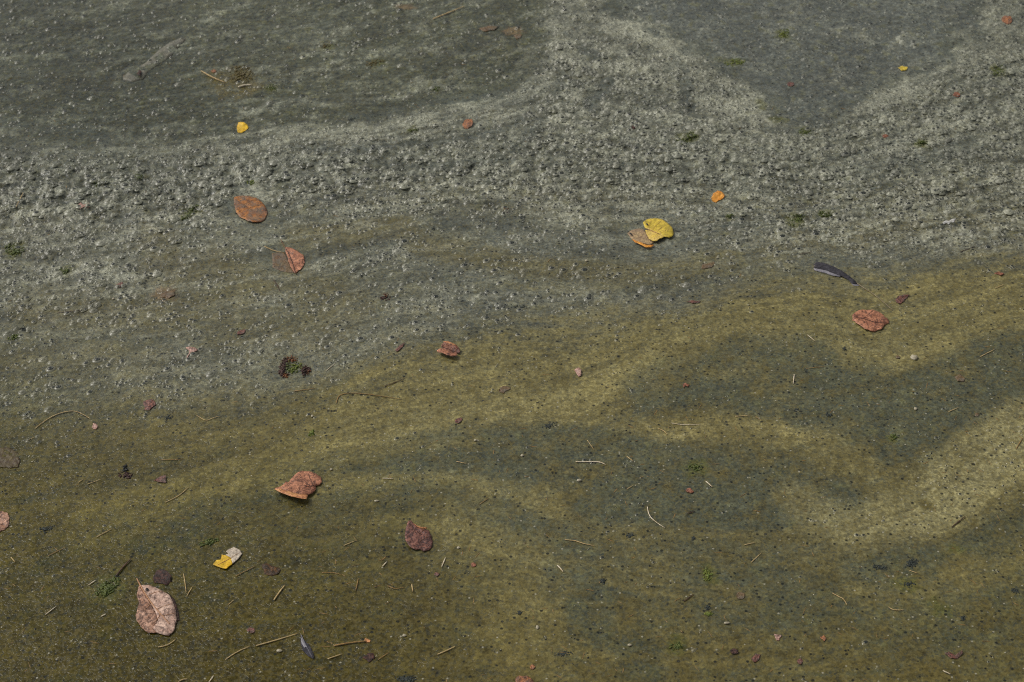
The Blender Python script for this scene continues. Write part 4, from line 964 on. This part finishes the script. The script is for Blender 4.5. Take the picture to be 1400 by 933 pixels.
# --- straws and twigs
SG = 'straws and stems afloat on the scum'
for lab, ln, w, m in [
 ('tan curved straw at the top left beside the olive patch', [(275, 97), (289, 105), (308, 113)], 1.5, M_STRAW),
 ('short pale husk right of the tan straw at the top left', [(326, 119), (334, 116.5), (344, 116)], 1.9, M_STRAW_P),
 ('tan straw at the top edge left of the foam', [(592, 26), (612, 18), (635, 8.5)], 1.6, M_STRAW),
 ('thin straw on the left foam', [(32, 263), (27, 273), (22, 283)], .7, M_STRAW),
 ('pale straw crossing the half sunk red-brown leaf', [(361.5, 337), (375, 343), (389, 345.5)], .9, M_STRAW),
 ('long arched pale straw at the left', [(48, 586), (62, 575), (78, 566.5), (97, 562), (110, 565), (124, 573)], .75, M_STRAW),
 ('short thin straw below the long arched straw', [(36, 603), (47, 598)], .6, M_STRAW),
 ('V-shaped thin straw left of centre', [(269, 568), (281, 575), (290, 572), (300, 569)], .65, M_STRAW),
 ('short straw left of the dark maroon tuft, nearer one', [(120, 662), (139, 655)], .6, M_STRAW),
 ('very short straw left of the dark maroon tuft', [(107, 660), (114, 655)], .6, M_STRAW),
 ('slanting straw in the yellow streak at left', [(226, 687), (244, 678), (258, 666)], .7, M_STRAW),
 ('straight thin straw above the yellow streak at left', [(220, 629), (250, 628)], .6, M_STRAW_O),
 ('straw below the mossy clump', [(402, 535), (431, 531)], .8, M_STRAW_O),
 ('long reddish bent straw left of centre', [(460, 551), (464, 541), (480, 537.5), (510, 540), (549, 546)], .75, M_STRAW_O),
 ('thin straw pointing to the mossy clump from the right', [(446, 507), (459, 496)], .6, M_STRAW_P),
 ('short white stick right of the upturned leaf', [(523, 654), (538, 654.5)], .8, M_STRAW_P),
 ('short straw in the dark swirl right of the white stick', [(624, 631), (638, 634)], .7, M_STRAW),
 ('slanting straw above the purple-brown leaf', [(655, 690), (668, 681)], .6, M_STRAW_O),
 ('long white bent stick in the centre dark swirl', [(787, 631.5), (805, 631.5), (820, 632), (828, 635.5)], 1.1, M_STRAW_P),
 ('thin curved pale straw in the dark swirl, uppermost', [(918, 578.5), (935, 581), (958, 580.5)], .6, M_STRAW_P),
 ('short orange straw below the uppermost pale straw', [(900, 586), (907, 589), (912, 594)], .7, M_STRAW),
 ('short tan straw right of the long white stick', [(857, 624), (866, 631)], .8, M_STRAW),
 ('thin straw above the long white stick', [(803, 602), (812, 615)], .5, M_STRAW),
 ('thin straw on the yellow wisp at right', [(1005, 569.5), (1026, 568)], .6, M_STRAW),
 ('pale straw bit in the lower dark swirl at right', [(965, 658), (974, 666)], 1.0, M_STRAW_P),
 ('short straw under the long white stick', [(857, 669), (865, 664)], .6, M_STRAW),
 ('kinked white stem in the lower dark swirl', [(885, 693), (888, 705), (897, 714), (909, 722)], .75, M_STRAW_P),
 ('straw near the right edge in the dark swirl', [(1340, 488), (1361, 477)], .7, M_STRAW),
 ('thin green straw left of the dark swirl specks', [(1102, 504), (1130, 501)], .55, M_STRAW_O),
 ('short upright stick in the dark swirl', [(1086, 512), (1084.5, 525)], .9, M_STRAW_P),
 ('short straw in the dark swirl near the cream crescent', [(1297, 563), (1311, 557)], .7, M_STRAW),
 ('thin pale straw above the dark swirl at right', [(1104, 458), (1115, 467)], .6, M_STRAW_P),
 ('reddish straw at the right edge on the cream crescent', [(1389, 614), (1398, 599)], .7, M_STRAW_O),
 ('straw at left pointing to the dark debris strip', [(132, 734.5), (153, 723)], .7, M_STRAW),
 ('long thin straw at the lower left', [(66, 760), (78, 754), (90, 748)], .6, M_STRAW_O),
 ('short pale straw left of the green tuft', [(121, 800), (131.5, 793)], .9, M_STRAW_P),
 ('pale straw at the far lower left', [(62, 840.5), (77, 829)], .7, M_STRAW_P),
 ('upright straw right of the large pale leaf', [(251, 785), (253, 797), (254.5, 810)], .7, M_STRAW),
 ('straw leaning against the upright one right of the pale leaf', [(255.5, 815), (263, 802)], .7, M_STRAW),
 ('reddish straw below the torn yellow leaf', [(322, 788), (335, 781), (349, 774)], .7, M_STRAW_O),
 ('bent straw just below the large pale leaf', [(216, 885), (229, 882), (240, 874.5)], .8, M_STRAW),
 ('long straw right below the large pale leaf', [(308, 902), (325, 891), (341, 884)], .8, M_STRAW),
 ('short thin straw right of the large pale leaf', [(312, 827), (320, 820)], .6, M_STRAW),
 ('short thick straw at the bottom left edge', [(285, 934), (292, 924)], .9, M_STRAW_P),
 ('curved straw at the bottom left edge', [(244, 932), (250, 929), (256, 928.5)], .9, M_STRAW),
 ('thick pale straw below the soaked amber scrap', [(374.5, 820.5), (381, 811), (389, 800.5)], 1.2, M_STRAW),
 ('long straw left of the small dark feather', [(350, 883), (375, 876), (408, 866)], .9, M_STRAW),
 ('wide ochre straw right of the small dark feather', [(456, 883), (478, 879), (501, 876.5)], 1.3, M_STRAW_O),
 ('short straw below the wide ochre straw', [(448, 901), (468, 894)], .8, M_STRAW),
 ('straw near the bottom centre', [(598, 895), (612, 889), (622, 884)], .9, M_STRAW),
 ('thin straw right of the brown scrap at the bottom', [(517, 902), (532, 892)], .7, M_STRAW_O),
 ('thin level straw below the amber scrap', [(440, 783), (454, 783), (467, 786)], .7, M_STRAW_O),
 ('slanting straw left of the purple-brown leaf', [(470, 746), (487, 739)], .7, M_STRAW),
 ('tiny pale straw left below the purple-brown leaf', [(523, 774.5), (529, 768)], .9, M_STRAW_P),
 ('upright pale straw right below the purple-brown leaf', [(604, 775), (609, 762.5)], .9, M_STRAW_P),
 ('short upright straw straight below the purple-brown leaf', [(563, 799), (564.5, 809)], .9, M_STRAW),
 ('thin upright ochre straw in the lower middle', [(486.5, 807), (490, 791)], .8, M_STRAW_O),
 ('Y-shaped ochre straw in the lower middle', [(530, 801), (540, 805), (553, 803)], .7, M_STRAW_O),
 ('thin reddish straw in the lower middle right', [(772, 738), (786, 739.5), (797, 743), (813, 746.5)], .8, M_STRAW),
 ('pale wedge of straw left of the black star speck', [(762, 773), (766, 777), (770, 782)], 1.0, M_STRAW_P),
 ('thin slanting straw at lower right', [(1027, 769), (1041, 756)], .6, M_STRAW),
 ('short orange straw at lower right', [(1018, 745), (1032, 742)], .7, M_STRAW),
 ('dark reddish twig right of the lower dark swirl', [(935, 822), (941, 818), (948, 812.5)], .8, M_TWIG),
 ('dark twig on the cream crescent at right', [(1301, 721), (1311, 713), (1320, 706)], .9, M_TWIG),
 ('curved pale straw at the lower right', [(1138, 811), (1147, 816), (1153, 819), (1158, 827)], .7, M_STRAW),
 ('small hooked straw right of the curved pale straw', [(1215, 830), (1222, 834), (1236, 834)], .7, M_STRAW),
 ('pale straw at the bottom right', [(1289, 917), (1300, 922)], .9, M_STRAW_P),
 ('thin straw in the dark debris cluster at right', [(1243, 780), (1255, 784)], .6, M_STRAW),
 ('dark stick above the green tuft at lower left', [(159, 787), (167, 777), (179, 764)], 1.3, M_TWIG),
 ('dark twig near the centre left', [(526, 528), (540, 523), (553, 517)], .7, M_TWIG),
 ('brown twig on the olive film edge at left', [(78, 428), (95, 426), (112, 424)], .7, M_TWIG),
 ('thin brown twig left of the long dark feather', [(1092, 348), (1101, 346.5), (1110, 344)], .7, M_TWIG),
 ('brown twig near the right foam edge', [(1312, 345), (1322, 341), (1333, 337)], .8, M_TWIG),
 ('thin dark stem below the half sunk red-brown leaf', [(374, 383), (379, 390), (383, 399)], .7, M_TWIG),
 ('short dark stick at the top of the lower dark swirl', [(939, 702), (950, 699.5)], .9, M_TWIG),
 ('small straw bit at the far lower left edge', [(15, 762), (21, 769)], .7, M_STRAW),
 ('pale straw bit near the bottom left corner seeds', [(138, 843), (145, 839.5)], .9, M_STRAW_P),
 ('straw at the right edge of the olive film', [(1361, 394), (1373, 389)], .6, M_STRAW),
 ]:
    twig = m is M_TWIG
    tag(tube('twig' if twig else 'straw', ln, w*.92, m), lab, 'twig' if twig else 'straw', SG)

# veins and bite holes belong to the blade they run in
for o in [q for q in COL.objects if q.type == 'EMPTY' and q.name.split('.')[0] == 'fallen_leaf']:
    ch = list(o.children)
    bl = next(c for c in ch if c.name.split('.')[0] == 'blade')
    for c in ch:
        if c.name.split('.')[0] in ('vein', 'midrib', 'hole'): c.parent = bl
